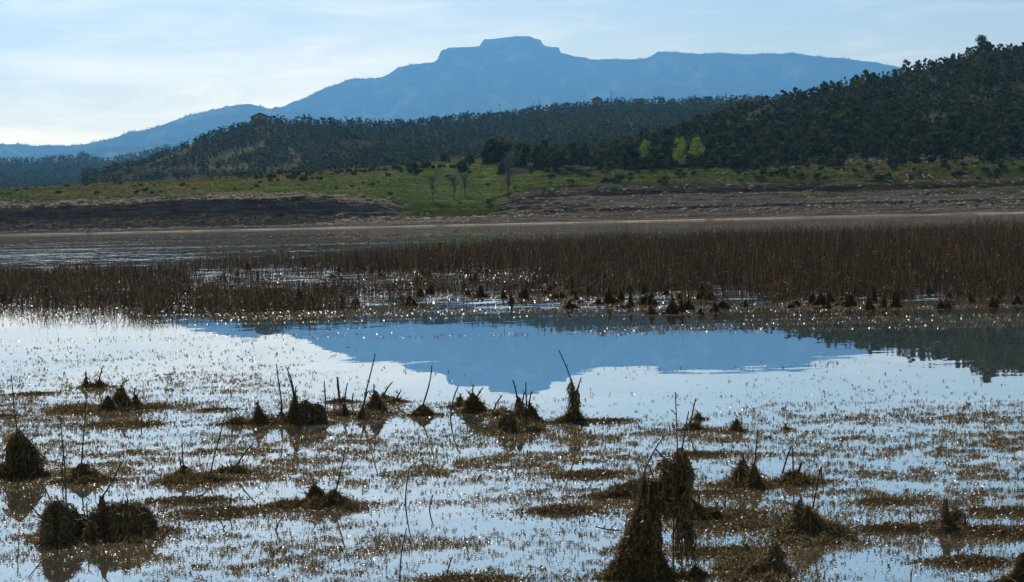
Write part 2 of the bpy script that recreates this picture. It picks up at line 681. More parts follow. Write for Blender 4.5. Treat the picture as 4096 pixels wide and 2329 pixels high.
cam = bpy.data.cameras.new("camera")
cam.sensor_width = 36
cam.lens = 36 * FPX / 4096
cam.clip_start = 0.5
cam.clip_end = 60000
co = bpy.data.objects.new("camera", cam)
mw = Matrix((_R.tolist(), _U.tolist(), (-_F).tolist())).transposed().to_4x4()
mw.translation = (0, 0, CAMZ)
co.matrix_world = mw
COL.objects.link(co)
SC.camera = co


def build_haze():
    m, N, L = new_mat("haze_air")
    v = N.new("ShaderNodeVolumePrincipled")
    v.inputs["Color"].default_value = HAZE_COL
    v.inputs["Density"].default_value = HAZE_D
    v.inputs["Anisotropy"].default_value = 0.5
    o = N.new("ShaderNodeOutputMaterial")
    L.new(v.outputs[0], o.inputs["Volume"])
    try:
        m.cycles.homogeneous_volume = True
    except Exception:
        pass
    x0, x1, y0, y1, z0, z1 = -19000, 19000, -150, 36000, -7, 3400
    V = np.array([(x, y, z) for x in (x0, x1) for y in (y0, y1) for z in (z0, z1)])
    F = np.array([(0, 1, 3, 2), (4, 6, 7, 5), (0, 4, 5, 1), (2, 3, 7, 6), (0, 2, 6, 4), (1, 5, 7, 3)])
    o = MB().add(V, [F]).build("haze", m)
    tag(o, "thin blue haze in the air over the lake and hills", "haze", kind="stuff")


HAZE_D = 3.8e-5
HAZE_COL = (0.19, 0.52, 1.0, 1)
build_haze()

# ------------------------------------------------------------------ terrain
UT = np.array([-500, 0, 400, 800, 1200, 1500, 1650, 1800, 1950, 2100, 2500, 3000, 3500, 4096, 4700], float)


def T(vals):
    return lambda u: np.interp(u, UT, np.array(vals, float))


def lin(pts):
    a = np.array(pts, float)
    return lambda u: np.interp(u, a[:, 0], a[:, 1])


# water
wV = np.array([(-500, -40, 0), (500, -40, 0), (500, 742, 0), (-500, 742, 0)], float)
tag(MB().add(wV, [np.array([[0, 1, 2, 3]])]).build("lake_water", M["water"]), kind="structure")
# lake bed and land base reaching the horizon
bV = np.array([(-18000, -140, -3), (18000, -140, -3), (18000, 35500, -3), (-18000, 35500, -3)], float)
tag(MB().add(bV, [np.array([[0, 1, 2, 3]])], (0.06, 0.06, 0.04)).build("ground", M["far"]), kind="structure")

us = np.arange(-500, 4701, 7.0)
rows_v = [
    T([920, 909 + 37.5, 900 + 37.5, 892 + 36, 883 + 36, 876 + 36, 872.5 + 36, 869 + 36, 866 + 36, 862.5 + 36, 853.5 + 36, 842 + 36, 831 + 36, 818 + 36, 805 + 36]),
    T([925, 918, 908, 896, 889, 884, 880, 874, 868, 868, 858, 845, 832, 820, 808]),
    T([912, 893, 880, 872, 868, 862, 868, 872, 866, 846, 832, 818, 806, 793, 780]),
    T([840, 833, 823, 800, 792, 815, 848, 858, 850, 815, 805, 795, 786, 772, 758]),
    T([830, 825, 815, 793, 785, 806, 838, 848, 838, 780, 760, 752, 742, 730, 716]),
    T([812, 803, 790, 776, 766, 780, 808, 818, 800, 752, 736, 728, 722, 716, 705]),
    T([776, 768, 748, 728, 705, 690, 690, 688, 675, 684, 686, 682, 672, 662, 650]),
    T([762, 755, 734, 714, 694, 668, 655, 642, 634, 672, 682, 664, 655, 645, 632]),
]
rows_Y = [
    T([728] * 15),
    T([748] * 15),
    T([752, 752, 752, 752, 752, 756, 758, 760, 760, 756, 756, 756, 756, 756, 756]),
    T([753.5, 753.5, 753.5, 753.5, 754, 764, 770, 775, 772, 766, 772, 774, 776, 778, 778]),
    T([757, 757, 757, 757, 760, 772, 780, 784, 782, 778, 786, 788, 790, 792, 792]),
    T([770, 770, 770, 772, 776, 790, 800, 802, 800, 790, 792, 794, 796, 798, 798]),
    T([860, 860, 870, 880, 890, 900, 900, 890, 870, 830, 820, 815, 812, 810, 810]),
    T([910, 910, 930, 960, 980, 990, 980, 960, 930, 850, 850, 840, 835, 832, 830]),
]
NS = [26, 10, 12, 14, 6, 14, 8]
vv, yy, zone = [], [], []
for k in range(7):
    for j in range(NS[k]):
        t = j / NS[k]
        vv.append(rows_v[k](us) * (1 - t) + rows_v[k + 1](us) * t)
        tw = sstep(1900, 2250, us) if k in (1, 3) else 0 * us
        ty = t * (1 - tw) + min(t / .7, 1) * tw          # undercut ledges of the shale bank
        yy.append(rows_Y[k](us) * (1 - ty) + rows_Y[k + 1](us) * ty)
        zone.append(k + t)
vv.append(rows_v[7](us))
yy.append(rows_Y[7](us))
zone.append(7.0)
vv, yy, zone = np.array(vv), np.array(yy), np.array(zone)
Z = np.broadcast_to(zone[:, None], vv.shape)
uu = np.broadcast_to(us, vv.shape)
n1 = fbm(uu / 60, Z * 5, 4, 1)
n2 = fbm(uu / 22, Z * 14, 3, 5)
yy = yy + (n1 - 0.5) * 10 * sstep(1.4, 2.0, Z) * (1 - sstep(4.5, 6, Z)) * (0.4 + 0.6 * sstep(2600, 1600, uu))
BK = P(uu, vv, yy)
# layered ledges on the cliff and rough rubble below it
cl = np.exp(-((Z - 2.5) / 0.6) ** 2)
BK[..., 1] += cl * (vnoise(uu * 0.02, BK[..., 2] * 2.2, 9) - 0.5) * 2.6
BK[..., 2] += (n2 - 0.5) * 1.1 * sstep(0.6, 1.2, Z) * (1 - 0.6 * cl)
BK[..., 2] += (fbm(uu / 40, Z * 4, 4, 8) - 0.5) * 2.2 * sstep(4.8, 5.6, Z)
BK[0, :, 2] = -0.6
# closing skirt behind the plateau
back = BK[-1].copy()
back[:, 1] += 260
back[:, 2] = np.minimum(back[:, 2], 12) - 2.0
mid_ = BK[-1].copy()
mid_[:, 1] += 60
mid_[:, 2] -= 4
BKall = np.concatenate([BK, mid_[None], back[None]])
Zall = np.concatenate([Z, np.full((2, len(us)), 7.0)])
Uall = np.broadcast_to(us, Zall.shape)


def mixc(a, b, w):
    return np.asarray(a) * (1 - w[..., None]) + np.asarray(b) * w[..., None]


mud = np.array([0.088, 0.070, 0.055])
shale = np.array([0.085, 0.068, 0.055])
redmud = np.array([0.15, 0.092, 0.058])
rock = np.array([0.19, 0.145, 0.10])
gcol = np.array([0.072, 0.086, 0.022])
dry = np.array([0.115, 0.08, 0.035])
colr = np.broadcast_to(mud, Zall.shape + (3,)).copy()
right = sstep(1700, 2150, Uall)
stony = (sstep(.55, 1.0, Zall) * (1 - sstep(2.05, 2.2, Zall)) + sstep(2.88, 3.0, Zall)) * (1 - right) * (.35 + .65 * sstep(.4, .6, fbm(Uall / 25, Zall * 6, 3, 17)))
colr = mixc(colr, rock, np.clip(stony, 0, 1))
colr = mixc(colr, np.array([0.075, 0.070, 0.078]), np.exp(-((Zall - 2.55) / 0.4) ** 2) * (1 - right))
colr = mixc(colr, shale, right * sstep(0.35, 0.6, Zall))
colr = mixc(colr, redmud, (1 - sstep(0.12, 0.42, Zall)) * (0.15 + 0.7 * right))
gul = sstep(1560, 1680, Uall) * (1 - sstep(1930, 2040, Uall))
patch = fbm(Uall / 130, Zall * 2.2, 4, 12)
gmask = sstep(4.55, 5.05, Zall + (patch - 0.5) * 1.3)
gmask = np.maximum(gmask, gul * sstep(1.7, 2.2, Zall + (patch - 0.5) * 0.8))
gmask = np.maximum(gmask, right * sstep(2600, 3300, Uall) * sstep(0.52, 0.62, patch) * sstep(2.1, 2.6, Zall) * 0.8)
p2 = fbm(Uall / 300 + 4, Zall * 1.5, 4, 20)
g2 = mixc(gcol, dry, sstep(0.50, 0.66, p2))
g2 = mixc(g2, np.array([0.074, 0.118, 0.022]), sstep(0.56, 0.70, fbm(Uall / 90 + 9, Zall * 3, 3, 31)) * 0.8)
g2 = mixc(g2, dry * 1.1, sstep(6.3, 7.0, Zall) * (1 - sstep(900, 1300, Uall)) * 0.7)
colr = mixc(colr, g2, gmask)
# whitish glare of the wet waterline, painted into the bank colour
glare_line = np.exp(-((BKall[..., 2] - .20) / .17) ** 2) * (Zall < .9) * sstep(.2, .5, fbm(Uall / 80, Zall * 0, 3, 19) + .15)
colr = mixc(colr, np.array([0.36, 0.31, 0.25]), glare_line)
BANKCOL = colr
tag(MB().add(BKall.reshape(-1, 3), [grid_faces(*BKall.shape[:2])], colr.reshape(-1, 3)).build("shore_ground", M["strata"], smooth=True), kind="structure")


def on_grid(Gd, iu, it):
    """bilinear point on a vertex grid, iu/it fractional column / row"""
    r0 = np.clip(np.floor(it).astype(int), 0, Gd.shape[0] - 2)
    c0 = np.clip(np.floor(iu).astype(int), 0, Gd.shape[1] - 2)
    a = (it - r0)[..., None]
    b = (iu - c0)[..., None]
    return (Gd[r0, c0] * (1 - a) * (1 - b) + Gd[r0, c0 + 1] * (1 - a) * b
            + Gd[r0 + 1, c0] * a * (1 - b) + Gd[r0 + 1, c0 + 1] * a * b)


ZR = zone


def on_bank(u, z):
    return on_grid(BK, (np.asarray(u, float) - us[0]) / 7.0, np.interp(z, ZR, np.arange(len(ZR))))


def bank_at(u, v):
    """point of the bank seen at photo pixel u, v (first hit from the front)"""
    j = int(np.clip((u - us[0]) / 7.0, 0, len(us) - 1))
    _, pv = proj(BK[:, j, 0], BK[:, j, 1], BK[:, j, 2])
    k = np.where(pv <= v)[0]
    k = k[0] if len(k) else len(pv) - 1
    return BK[k, j].copy()


def hill(name, u0, u1, du, foot, ridge, Yf, Yr, nt, zn, gn, backdrop, colf, mat, power=1.0, cliff=None):
    u = np.arange(u0, u1 + du, du)
    rows = []
    ts = np.linspace(0, 1, nt)
    for t in ts:
        tv = t ** power
        v = foot(u) * (1 - tv) + ridge(u) * tv
        tY = t if cliff is None else np.interp(t, [0, cliff, 1], [0, 0.985, 1])
        Y = Yf(u) * (1 - tY) + Yr(u) * tY
        g = (fbm(u / gn[1] + t * 1.3, u * 0 + t * gn[2], 4, 3) - 0.5) * gn[0] * math.sin(math.pi * min(t * 1.02, 1)) ** 0.7
        p = P(u, v, Y + g)
        p[:, 2] += (fbm(u / zn[1], u * 0 + t * zn[2], 5, 7) - 0.5) * zn[0] * (t * (1 - t) * 4 + 0.12)
        rows.append(p)
    Gd = np.array(rows)
    extra = []
    for d, dz in backdrop:
        q = Gd[-1].copy()
        q[:, 1] += d
        q[:, 0] += q[:, 0] / q[:, 1] * d * 0.5
        q[:, 2] = np.maximum(q[:, 2] + dz, -2.5)
        extra.append(q)
    q = Gd[0].copy()
    q[:, 1] -= 30
    q[:, 2] = np.minimum(q[:, 2] - 8, -2)
    full = np.concatenate([q[None], Gd, np.array(extra)])
    Uf = np.broadcast_to(u, full.shape[:2])
    Tf = np.broadcast_to(np.concatenate([[0], ts, [1] * len(extra)])[:, None], full.shape[:2])
    c = colf(Uf, Tf, full)
    o = MB().add(full.reshape(-1, 3), [grid_faces(*full.shape[:2])], c.reshape(-1, 3)).build(name, mat, smooth=True)
    tag(o, kind="structure")
    return u, Gd


soil = np.array([0.075, 0.06, 0.043])
under = np.array([0.026, 0.034, 0.016])


def hillcol(u, t, p):
    w = sstep(0.40, 0.62, fbm(u / 120, t * 9, 4, 40))
    return mixc(soil, under, 0.25 + 0.6 * w)


RH_ridge = lin([(2020, 681), (2085, 652), (2200, 636), (2400, 615), (2600, 560), (2800, 500), (3000, 440), (3200, 398), (3300, 370), (3400, 340), (3600, 300), (3800, 250), (3900, 212), (3980, 200), (4096, 200), (4400, 150)])
RH_foot = lin([(1900, 682), (2050, 680), (2400, 690), (2800, 690), (3200, 690), (3600, 675), (4096, 672), (4400, 660)])
RH_Yr = lin([(1900, 850), (2050, 880), (2400, 1000), (2800, 1130), (3200, 1230), (3600, 1290), (4096, 1340), (4400, 1360)])
RH_Yf = lin([(1900, 835), (2050, 830), (2400, 822), (4400, 815)])
RHu, RH = hill("hill", 2020, 4400, 16, RH_foot, RH_ridge, RH_Yf, RH_Yr, 60, (14, 260, 4), (18, 160, 5), [(60, -10), (260, -70), (500, -200)], hillcol, M["hill"], 0.9)

MH_ridge = lin([(330, 748), (420, 728), (500, 700), (640, 635), (760, 585), (860, 540), (950, 505), (1040, 492), (1150, 496), (1300, 500), (1450, 508), (1550, 508), (1700, 498), (1850, 484), (1980, 474), (2100, 455), (2250, 436), (2400, 420), (2500, 418), (2700, 414), (2900, 408), (3050, 400), (3400, 395)])
MH_foot = lin([(330, 752), (420, 742), (1120, 708), (1440, 680), (1920, 640), (2400, 620), (3400, 600)])
MH_Yr = lin([(330, 1500), (600, 1750), (950, 2050), (1500, 2200), (2400, 2700), (3400, 2900)])
MH_Yf = lin([(330, 1250), (1000, 1250), (1900, 1300), (3400, 1400)])


BARE = [((840, 652), (1045, 578), 13), ((690, 702), (965, 674), 17), ((590, 652), (748, 598), 8), ((505, 714), (650, 670), 8), ((1165, 600), (1195, 645), 8), ((700, 610), (760, 585), 7), ((1060, 690), (1180, 660), 7)]


def bare_d(u, v):
    """how bare the slope is at a place seen at photo pixel u, v"""
    out = np.zeros(np.shape(u))
    for (a, b, w) in BARE:
        a, b = np.array(a, float), np.array(b, float)
        d = b - a
        t = np.clip(((u - a[0]) * d[0] + (v - a[1]) * d[1]) / (d @ d), 0, 1)
        r = np.hypot((u - a[0] - t * d[0]) * .6, v - a[1] - t * d[1])
        out = np.maximum(out, 1 - sstep(w * .7, w * 1.3, r + (vnoise(u / 14, v / 8, 5) - .5) * w * .8))
    return out


def midcol(u, t, p):
    c = hillcol(u, t, p)
    pu_, pv_ = proj(p[..., 0], p[..., 1], p[..., 2])
    tan_ = mixc(np.array([0.095, 0.088, 0.042]), np.array([0.055, 0.050, 0.048]), sstep(668, 690, pv_))
    return mixc(c, tan_, bare_d(pu_, pv_))


MHu, MH = hill("hill", 330, 3400, 14, MH_foot, MH_ridge, MH_Yf, MH_Yr, 60, (26, 240, 5), (60, 130, 4), [(80, -10), (400, -60), (800, -200)], midcol, M["hill"], 1.0)

LH_ridge = lin([(-500, 650), (0, 650), (120, 652), (250, 645), (330, 632), (400, 648), (450, 648), (520, 630), (600, 612), (680, 600), (760, 596), (900, 600)])
LHu, LH = hill("hill", -500, 900, 14, lin([(-500, 775), (900, 750)]), LH_ridge, lin([(-500, 3000), (900, 3000)]), lin([(-500, 4800), (350, 4800), (500, 5400), (900, 5600)]), 40, (30, 150, 5), (120, 120, 4), [(100, -10), (600, -100)], hillcol, M["hill"])

FR_ridge = lin([(-600, 575), (0, 580), (70, 578), (130, 588), (230, 585), (330, 580), (430, 562), (520, 530), (600, 517), (680, 490), (760, 462), (850, 440), (930, 425), (1000, 418), (1040, 428), (1090, 446), (1200, 480), (1500, 530)])


def mcol(u, t, p):
    w = sstep(0.52, 0.68, fbm(u / 90, t * 7 + u / 200, 5, 50))
    return mixc(np.array([0.028, 0.040, 0.024]), np.array([0.11, 0.14, 0.07]), w)


FRu, FR = hill("mountain", -600, 1500, 10, lin([(-600, 690), (1500, 640)]), FR_ridge, lin([(-600, 20500), (1500, 21500)]), lin([(-600, 22500), (1000, 24500), (1500, 25500)]), 50, (260, 90, 6), (700, 90, 4), [(300, -60), (1500, -500)], mcol, M["far"])
F2u, F2 = hill("mountain", -600, 1000, 10, lin([(-600, 690), (1000, 660)]), lin([(-600, 640), (100, 628), (280, 612), (400, 592), (520, 580), (680, 574), (800, 578), (1000, 600)]), lin([(-600, 17500), (1000, 17500)]), lin([(-600, 18500), (1000, 19500)]), 30, (40, 90, 6), (200, 90, 4), [(300, -60), (900, -300)], mcol, M["far"])

MT_ridge = lin([(700, 500), (900, 470), (1000, 455), (1090, 437), (1130, 430), (1200, 400), (1270, 368), (1330, 345), (1366, 333), (1400, 315), (1480, 312), (1530, 305), (1570, 285), (1590, 272), (1630, 263), (1700, 255), (1735, 250), (1750, 240), (1758, 218), (1765, 205), (1778, 198), (1785, 200), (1790, 194), (1850, 190), (1900, 186), (1920, 182), (1930, 165), (1938, 156), (2000, 152), (2060, 147), (2122, 147), (2135, 155), (2163, 159), (2170, 175), (2180, 182), (2200, 185), (2235, 187), (2243, 210), (2265, 213), (2300, 225), (2340, 228), (2360, 237), (2400, 238), (2500, 233), (2580, 232), (2610, 222), (2630, 207), (2680, 212), (2740, 214), (2900, 214), (3000, 216), (3170, 216), (3250, 225), (3350, 230), (3450, 243), (3520, 252), (3650, 275), (3900, 320), (4400, 380)])
MTu, MT = hill("mountain", 700, 4400, 5, lin([(700, 600), (4400, 560)]), MT_ridge, lin([(700, 24500), (4400, 25500)]), lin([(700, 25500), (1300, 27500), (2000, 29000), (3000, 30000), (4400, 30500)]), 70, (520, 150, 7), (1300, 200, 4), [(500, -12), (1500, -150), (4000, -1500)], mcol, M["far"], 0.85, 0.9)

# ------------------------------------------------------------------ trees
def blob(c, r, sub, R, squash=0.85, rough=0.35):
    v, f = {0: ICO0, 1: ICO1, 2: ICO2}[sub]
    d = v * (1 + rough * (R.random(len(v)) - 0.5) * 2)[:, None]
    return d * np.array([r, r, r * squash]) + c, f


def juniper_crown(R, h, wid, nb, sub, nl, conic=0.4, gap=0.12, solid=0.8, leaf=1.0):
    """clumps of foliage spread through an uneven crown, sprays sticking out of them"""
    mb = MB()
    cs, rs = [], []
    for k in range(nb):
        t = (k + R.random()) / nb
        z = h * (gap + (1 - gap) * (0.08 + 0.84 * t))
        env = wid * 0.5 * (1 - conic * t) * (0.55 + 0.75 * math.sin(math.pi * (0.15 + 0.78 * t)))
        a = R.random() * 6.283
        rr = env * (0.25 + 0.55 * R.random())
        r = wid * (0.17 + 0.13 * R.random()) * (1 - 0.35 * conic * t)
        c = np.array([math.cos(a) * rr, math.sin(a) * rr, min(z, h - r * 0.7)])
        if solid:
            v, f = blob(c, r * solid, sub, R)
            mb.add(v, [f])
        cs.append(c)
        rs.append(r)
    cs, rs = np.array(cs), np.array(rs)
    pick = R.integers(0, nb, nl)
    d = norm(R.normal(size=(nl, 3)) + np.array([0, 0, 0.35]))
    C = cs[pick] + d * rs[pick][:, None] * (0.72 + 0.28 * R.random((nl, 1)) if solid else R.random((nl, 1)) ** .5)
    D = norm(d + R.normal(size=(nl, 3)) * 0.45 + np.array([0, 0, 0.25]))
    L_ = wid * leaf * (0.06 + 0.09 * R.random(nl))
    v, f = leaf_tris(C, D, L_, L_ * 0.45, R)
    mb.add(v, [f])
    return mb


def trunk_mb(R, h, r, lean=0.1, limbs=4, wid=1.0):
    mb = MB()
    top = np.array([R.normal() * lean * h, R.normal() * lean * h, h])
    pts = smooth_line([np.array([0, 0, -0.3]), top * np.array([.4, .4, .5]) + np.array([R.normal() * .05 * h, R.normal() * .05 * h, 0]), top], 6)
    mb.add(*tube(pts, r, r * 0.3, 6))
    for k in range(limbs):
        b = pts[2 + k % 3]
        a = R.random() * 6.28
        e = b + np.array([math.cos(a) * wid * .35, math.sin(a) * wid * .35, h * .3])
        mb.add(*tube(smooth_line([b, (b + e) / 2 + np.array([0, 0, -.05 * h]), e], 4), r * .45, r * .12, 5))
    return mb


TREES = []
for k in range(9):
    R = np.random.default_rng(100 + k)
    h, w, con = [(5.2, 4.2, .35), (6.4, 3.6, .55), (4.4, 4.6, .2), (7.2, 4.2, .5), (5.8, 5.0, .3), (6.0, 3.2, .7), (4.8, 3.8, .4), (7.8, 5.2, .35), (5.0, 3.0, .75)][k]
    TREES.append((juniper_crown(R, h, w, 15 + k % 4, 1, 620, con).mesh("crown", M[("juniper", "juniper_olive", "juniper", "juniper_grey", "juniper")[k % 5]]), trunk_mb(R, h * .75, .16, .05, 4, w).mesh("trunk", M["bark"])))


def plant_tree(k, loc, s, rz, label, cat, group=None, name="juniper_tree", sx=1.0, crown_mat=None):
    t = empty(name, loc)
    t.rotation_euler = (0, 0, rz)
    t.scale = (s * sx, s * sx, s)
    for nm, me in (("crown", TREES[k][0]), ("trunk", TREES[k][1])):
        c = bpy.data.objects.new(nm, me)
        COL.objects.link(c)
        c.parent = t
    return tag(t, label, cat, group)


def small_tree(R, h, w, conic, nb, sub, nl):
    m = juniper_crown(R, h, w, nb, sub, nl, conic, 0.05)
    return np.concatenate(m.v), [np.concatenate([F for F in m.f if F.shape[1] == 3])]


def scatter(mb, protos, pts, sc, R, tint=False, yaw=1.0):
    """copies of a few prototypes at many points, merged into one mesh (used for the far woods)"""
    kk = R.integers(0, len(protos), len(pts))
    for k, (V, Fs) in enumerate(protos):
        idx = np.where(kk == k)[0]
        if not len(idx):
            continue
        a = R.random(len(idx)) * 6.283 * yaw
        ca, sa = np.cos(a), np.sin(a)
        s = sc[idx]
        W = np.empty((len(idx), len(V), 3))
        W[..., 0] = (V[None, :, 0] * ca[:, None] - V[None, :, 1] * sa[:, None]) * s[:, None] + pts[idx, 0][:, None]
        W[..., 1] = (V[None, :, 0] * sa[:, None] + V[None, :, 1] * ca[:, None]) * s[:, None] + pts[idx, 1][:, None]
        W[..., 2] = V[None, :, 2] * s[:, None] + pts[idx, 2][:, None]
        off = (np.arange(len(idx)) * len(V))[:, None, None]
        tc_ = None
        if tint:
            w_ = R.random((len(idx), 1))
            tc_ = (np.array([.75, .85, .85]) * (1 - w_) + np.array([1.5, 1.35, 1.05]) * w_) * R.uniform(.65, 1.35, (len(idx), 1))
            tc_ = np.repeat(tc_, len(V), 0)
        mb.add(W.reshape(-1, 3), [(F[None] + off).reshape(-1, F.shape[1]) for F in Fs], tc_)


def thin(u, v, ru, rv):
    """drop points that crowd an earlier one"""
    keep = []
    cell = {}
    for i in range(len(u)):
        a, b = int(u[i] // ru), int(v[i] // rv)
        ok = True
        for da in (-1, 0, 1):
            for db in (-1, 0, 1):
                for j in cell.get((a + da, b + db), ()):
                    if ((u[i] - u[j]) / ru) ** 2 + ((v[i] - v[j]) / rv) ** 2 < 1:
                        ok = False
        if ok:
            keep.append(i)
            cell.setdefault((a, b), []).append(i)
    return np.array(keep, int)


# --- right-hand hillside: individual trees for those that show largest, the rest one wood
R = np.random.default_rng(21)
n = 22000
iu = R.random(n) * (len(RHu) - 1)
it = R.random(n) ** 0.9 * (len(RH) - 1)
pts = on_grid(RH, iu, it)
pu, pv = proj(pts[:, 0], pts[:, 1], pts[:, 2])
tt = it / (len(RH) - 1)
ok = (pu > 1960) & (pu < 4330)
for (a, b, ra, rb) in ((3060, 458, 60, 22), (3010, 490, 40, 18), (3135, 455, 45, 14), (3740, 482, 60, 24), (4050, 366, 90, 26), (3900, 402, 70, 14), (2020, 676, 60, 18)):
    ok &= ((pu - a) / ra) ** 2 + ((pv - b) / rb) ** 2 > 1
ok &= ~((pv > 632) & (pu > 3350) & (R.random(n) < 0.93))
ok &= ~((pv > 650) & (pu > 2300) & (R.random(n) < 0.75))
pts, pu, pv, tt = pts[ok], pu[ok], pv[ok], tt[ok]
kp = thin(pu, pv, 17, 7)
pts, pu, pv, tt = pts[kp], pu[kp], pv[kp], tt[kp]
hgt = (0.5 + 0.85 * R.random(len(pts)) ** 1.4) * (1 - 0.15 * tt)
appar = hgt * 6 / pts[:, 1]
near = np.argsort(-appar * (1 + 0.8 * (pv > 430)))[:290]
vis = set(near.tolist())
for i in near:
    k = int(R.integers(0, 9))
    plant_tree(k, pts[i] - np.array([0, 0, .2]), float(hgt[i]) * 1.12, float(R.random() * 6.28), "dark green juniper tree among many alike on the wooded hillside above the shrubby shore", "tree", "junipers on the wooded hillside", sx=float(R.uniform(.85, 1.15)))
rest = np.array([i for i in range(len(pts)) if i not in vis], int)
protoA = [small_tree(np.random.default_rng(200 + k), *a) for k, a in enumerate([(5.5, 4.4, .3, 7, 1, 90), (6.8, 3.8, .55, 7, 1, 90), (4.8, 4.6, .2, 6, 1, 80), (6.2, 3.2, .7, 6, 1, 80), (7.2, 4.8, .35, 8, 1, 100)])]
mbf = MB()
scatter(mbf, protoA, pts[rest], hgt[rest] * 1.1, R, True)
# ridge line trees
ru = R.uniform(2500, 4400, 150)
rp = on_grid(RH, (ru - RHu[0]) / 16.0, np.full(150, len(RH) - 1.05) - R.random(150) * 1.5)
scatter(mbf, protoA, rp, R.uniform(.6, 1.1, 150), R, True)
tag(mbf.build("forest", M["forestdark"]), "dense dark juniper and pinyon wood covering the upper hillside", "forest", kind="stuff")
p = on_grid(RH, np.array([(3930 - RHu[0]) / 16.0]), np.array([len(RH) - 1.6]))[0]
R7 = np.random.default_rng(77)
t = empty("pine_tree", p)
tag(t, "tall broad-topped pine tree standing out above the hillside skyline", "tree")
juniper_crown(R7, 10.5, 7.2, 22, 1, 1500, .25, .34, .4, .6).build("crown", M["juniper"], t)
trunk_mb(R7, 8.5, .3, .03, 7, 6).build("trunk", M["bark"], t)

# --- middle hill wood
R = np.random.default_rng(31)
n = 60000
iu = R.random(n) * (len(MHu) - 1)
it = R.random(n) * (len(MH) - 1)
pts = on_grid(MH, iu, it)
pu, pv = proj(pts[:, 0], pts[:, 1], pts[:, 2])
tt = it / (len(MH) - 1)
den = sstep(0.30, 0.50, fbm(pu / 70, pv / 22, 3, 60)) * 0.6 + 0.5
den *= 1 - 0.96 * np.maximum(np.maximum(bare_d(pu, pv), bare_d(pu, pv - 9)), bare_d(pu, pv - 17))
ok = (R.random(n) < den) & (pu < 3150)
pts, pu, pv = pts[ok], pu[ok], pv[ok]
kp = thin(pu, pv, 10.5, 4.2)
pts, pu = pts[kp], pu[kp]
sm = np.where(pu < 1300, .82, .95)
protoB = [small_tree(np.random.default_rng(300 + k), *a) for k, a in enumerate([(6.0, 5.6, .25, 4, 0, 34), (7.0, 5.0, .5, 4, 0, 34), (5.4, 5.8, .15, 4, 0, 30), (6.6, 4.4, .65, 4, 0, 30)])]
mbf = MB()
scatter(mbf, protoB, pts, R.uniform(.75, 1.25, len(pts)) * sm * np.clip(pts[:, 1] / 1900, .8, 1.25), R, True)
ru = R.uniform(420, 3200, 330)
rp = on_grid(MH, (ru - MHu[0]) / 14.0, np.full(330, len(MH) - 1.05) - R.random(330) * 1.2)
okr = np.abs(ru - 1033) > 42
scatter(mbf, protoB, rp[okr], (R.uniform(.8, 1.5, 330) * np.where(ru < 1000, .8, 1.1))[okr], R, True)
tag(mbf.build("forest", M["forest"]), "blue-green juniper wood covering the long middle hill", "forest", kind="stuff")
NMID = len(pts)

# --- far left hills
n = 20000
iu = R.random(n) * (len(LHu) - 1)
it = R.random(n) ** .8 * (len(LH) - 1)
pts = on_grid(LH, iu, it)
pu, pv = proj(pts[:, 0], pts[:, 1], pts[:, 2])
ok = (R.random(n) < 0.4 + sstep(.35, .5, fbm(pu / 50, pv / 18, 3, 66))) & (pu > -100)
pts, pu, pv = pts[ok], pu[ok], pv[ok]
kp = thin(pu, pv, 8.5, 3.5)
pts = pts[kp]
mbf = MB()
scatter(mbf, protoB, pts, R.uniform(.7, 1.25, len(pts)) * 1.7, R, True)
ru = R.uniform(-90, 800, 130)
rp = on_grid(LH, (ru - LHu[0]) / 14.0, np.full(130, len(LH) - 1.05))
scatter(mbf, protoB, rp, R.uniform(.8, 1.4, 130) * 1.8, R, True)
tag(mbf.build("forest", M["forest"]), "hazy blue-green wood on the low far hills beside the grass bank", "forest", kind="stuff")


def cone(h, r):
    a = np.arange(5) * 2 * math.pi / 5
    V = np.concatenate([np.stack([np.cos(a) * r, np.sin(a) * r, np.zeros(5)], -1), [[0, 0, h]]])
    return V, [np.array([(k, (k + 1) % 5, 5) for k in range(5)])]


conif = [cone(11, 2.6), cone(15, 3.2), cone(8, 2.8), cone(18, 3.4)]
mbf = MB()
for (uu_, Gd, du, a, b, n, s, avoid) in ((FRu, FR, 10, -200, 1090, 900, 1.5, None), (MTu, MT, 5, 1000, 3600, 1100, 1.5, (1735, 2245)), (F2u, F2, 10, -100, 900, 320, 1.2, None)):
    ru = R.uniform(a, b, n)
    if avoid:
        ru = ru[(ru < avoid[0]) | (ru > avoid[1])]
    ru = ru[fbm(ru / 25, ru * 0, 3, 70) > 0.42]
    rp = on_grid(Gd, (ru - uu_[0]) / du, np.full(len(ru), len(Gd) - 1.02))
    scatter(mbf, conif, rp, R.uniform(.5, 1.2, len(ru)) * s, R)
tag(mbf.build("forest", M["farforest"]), "fringe of tiny conifers along the blue mountain skyline", "forest", kind="stuff")

# ------------------------------------------------------------------ landmark trees and shrubs on the bank
def crop3(x, y):         # region 1600..2900 x 550..900 at 1.97
    return 1600 + x / 1.97, 550 + y / 1.97


def mesh_tree(name, seed, base_uv, top_v, wpx, mat, label, cat, conic=.3, nb=16, nl=700, gap=.05, depth=None, group=None, tr=.02, solid=.8, leaf=1.0):
    b = bank_at(*base_uv)
    if depth is not None:
        b = P(base_uv[0], base_uv[1], depth)
    h = (base_uv[1] - top_v) * b[1] / FPX
    w = wpx * b[1] / FPX
    R = np.random.default_rng(seed)
    t = empty(name, b)
    tag(t, label, cat, group)
    juniper_crown(R, h, w, nb, 1, nl, conic, gap, solid, leaf).build("crown", mat, t)
    trunk_mb(R, h * .7, max(.06, h * tr), .04, 5, w).build("trunk", M["bark"], t)
    return t


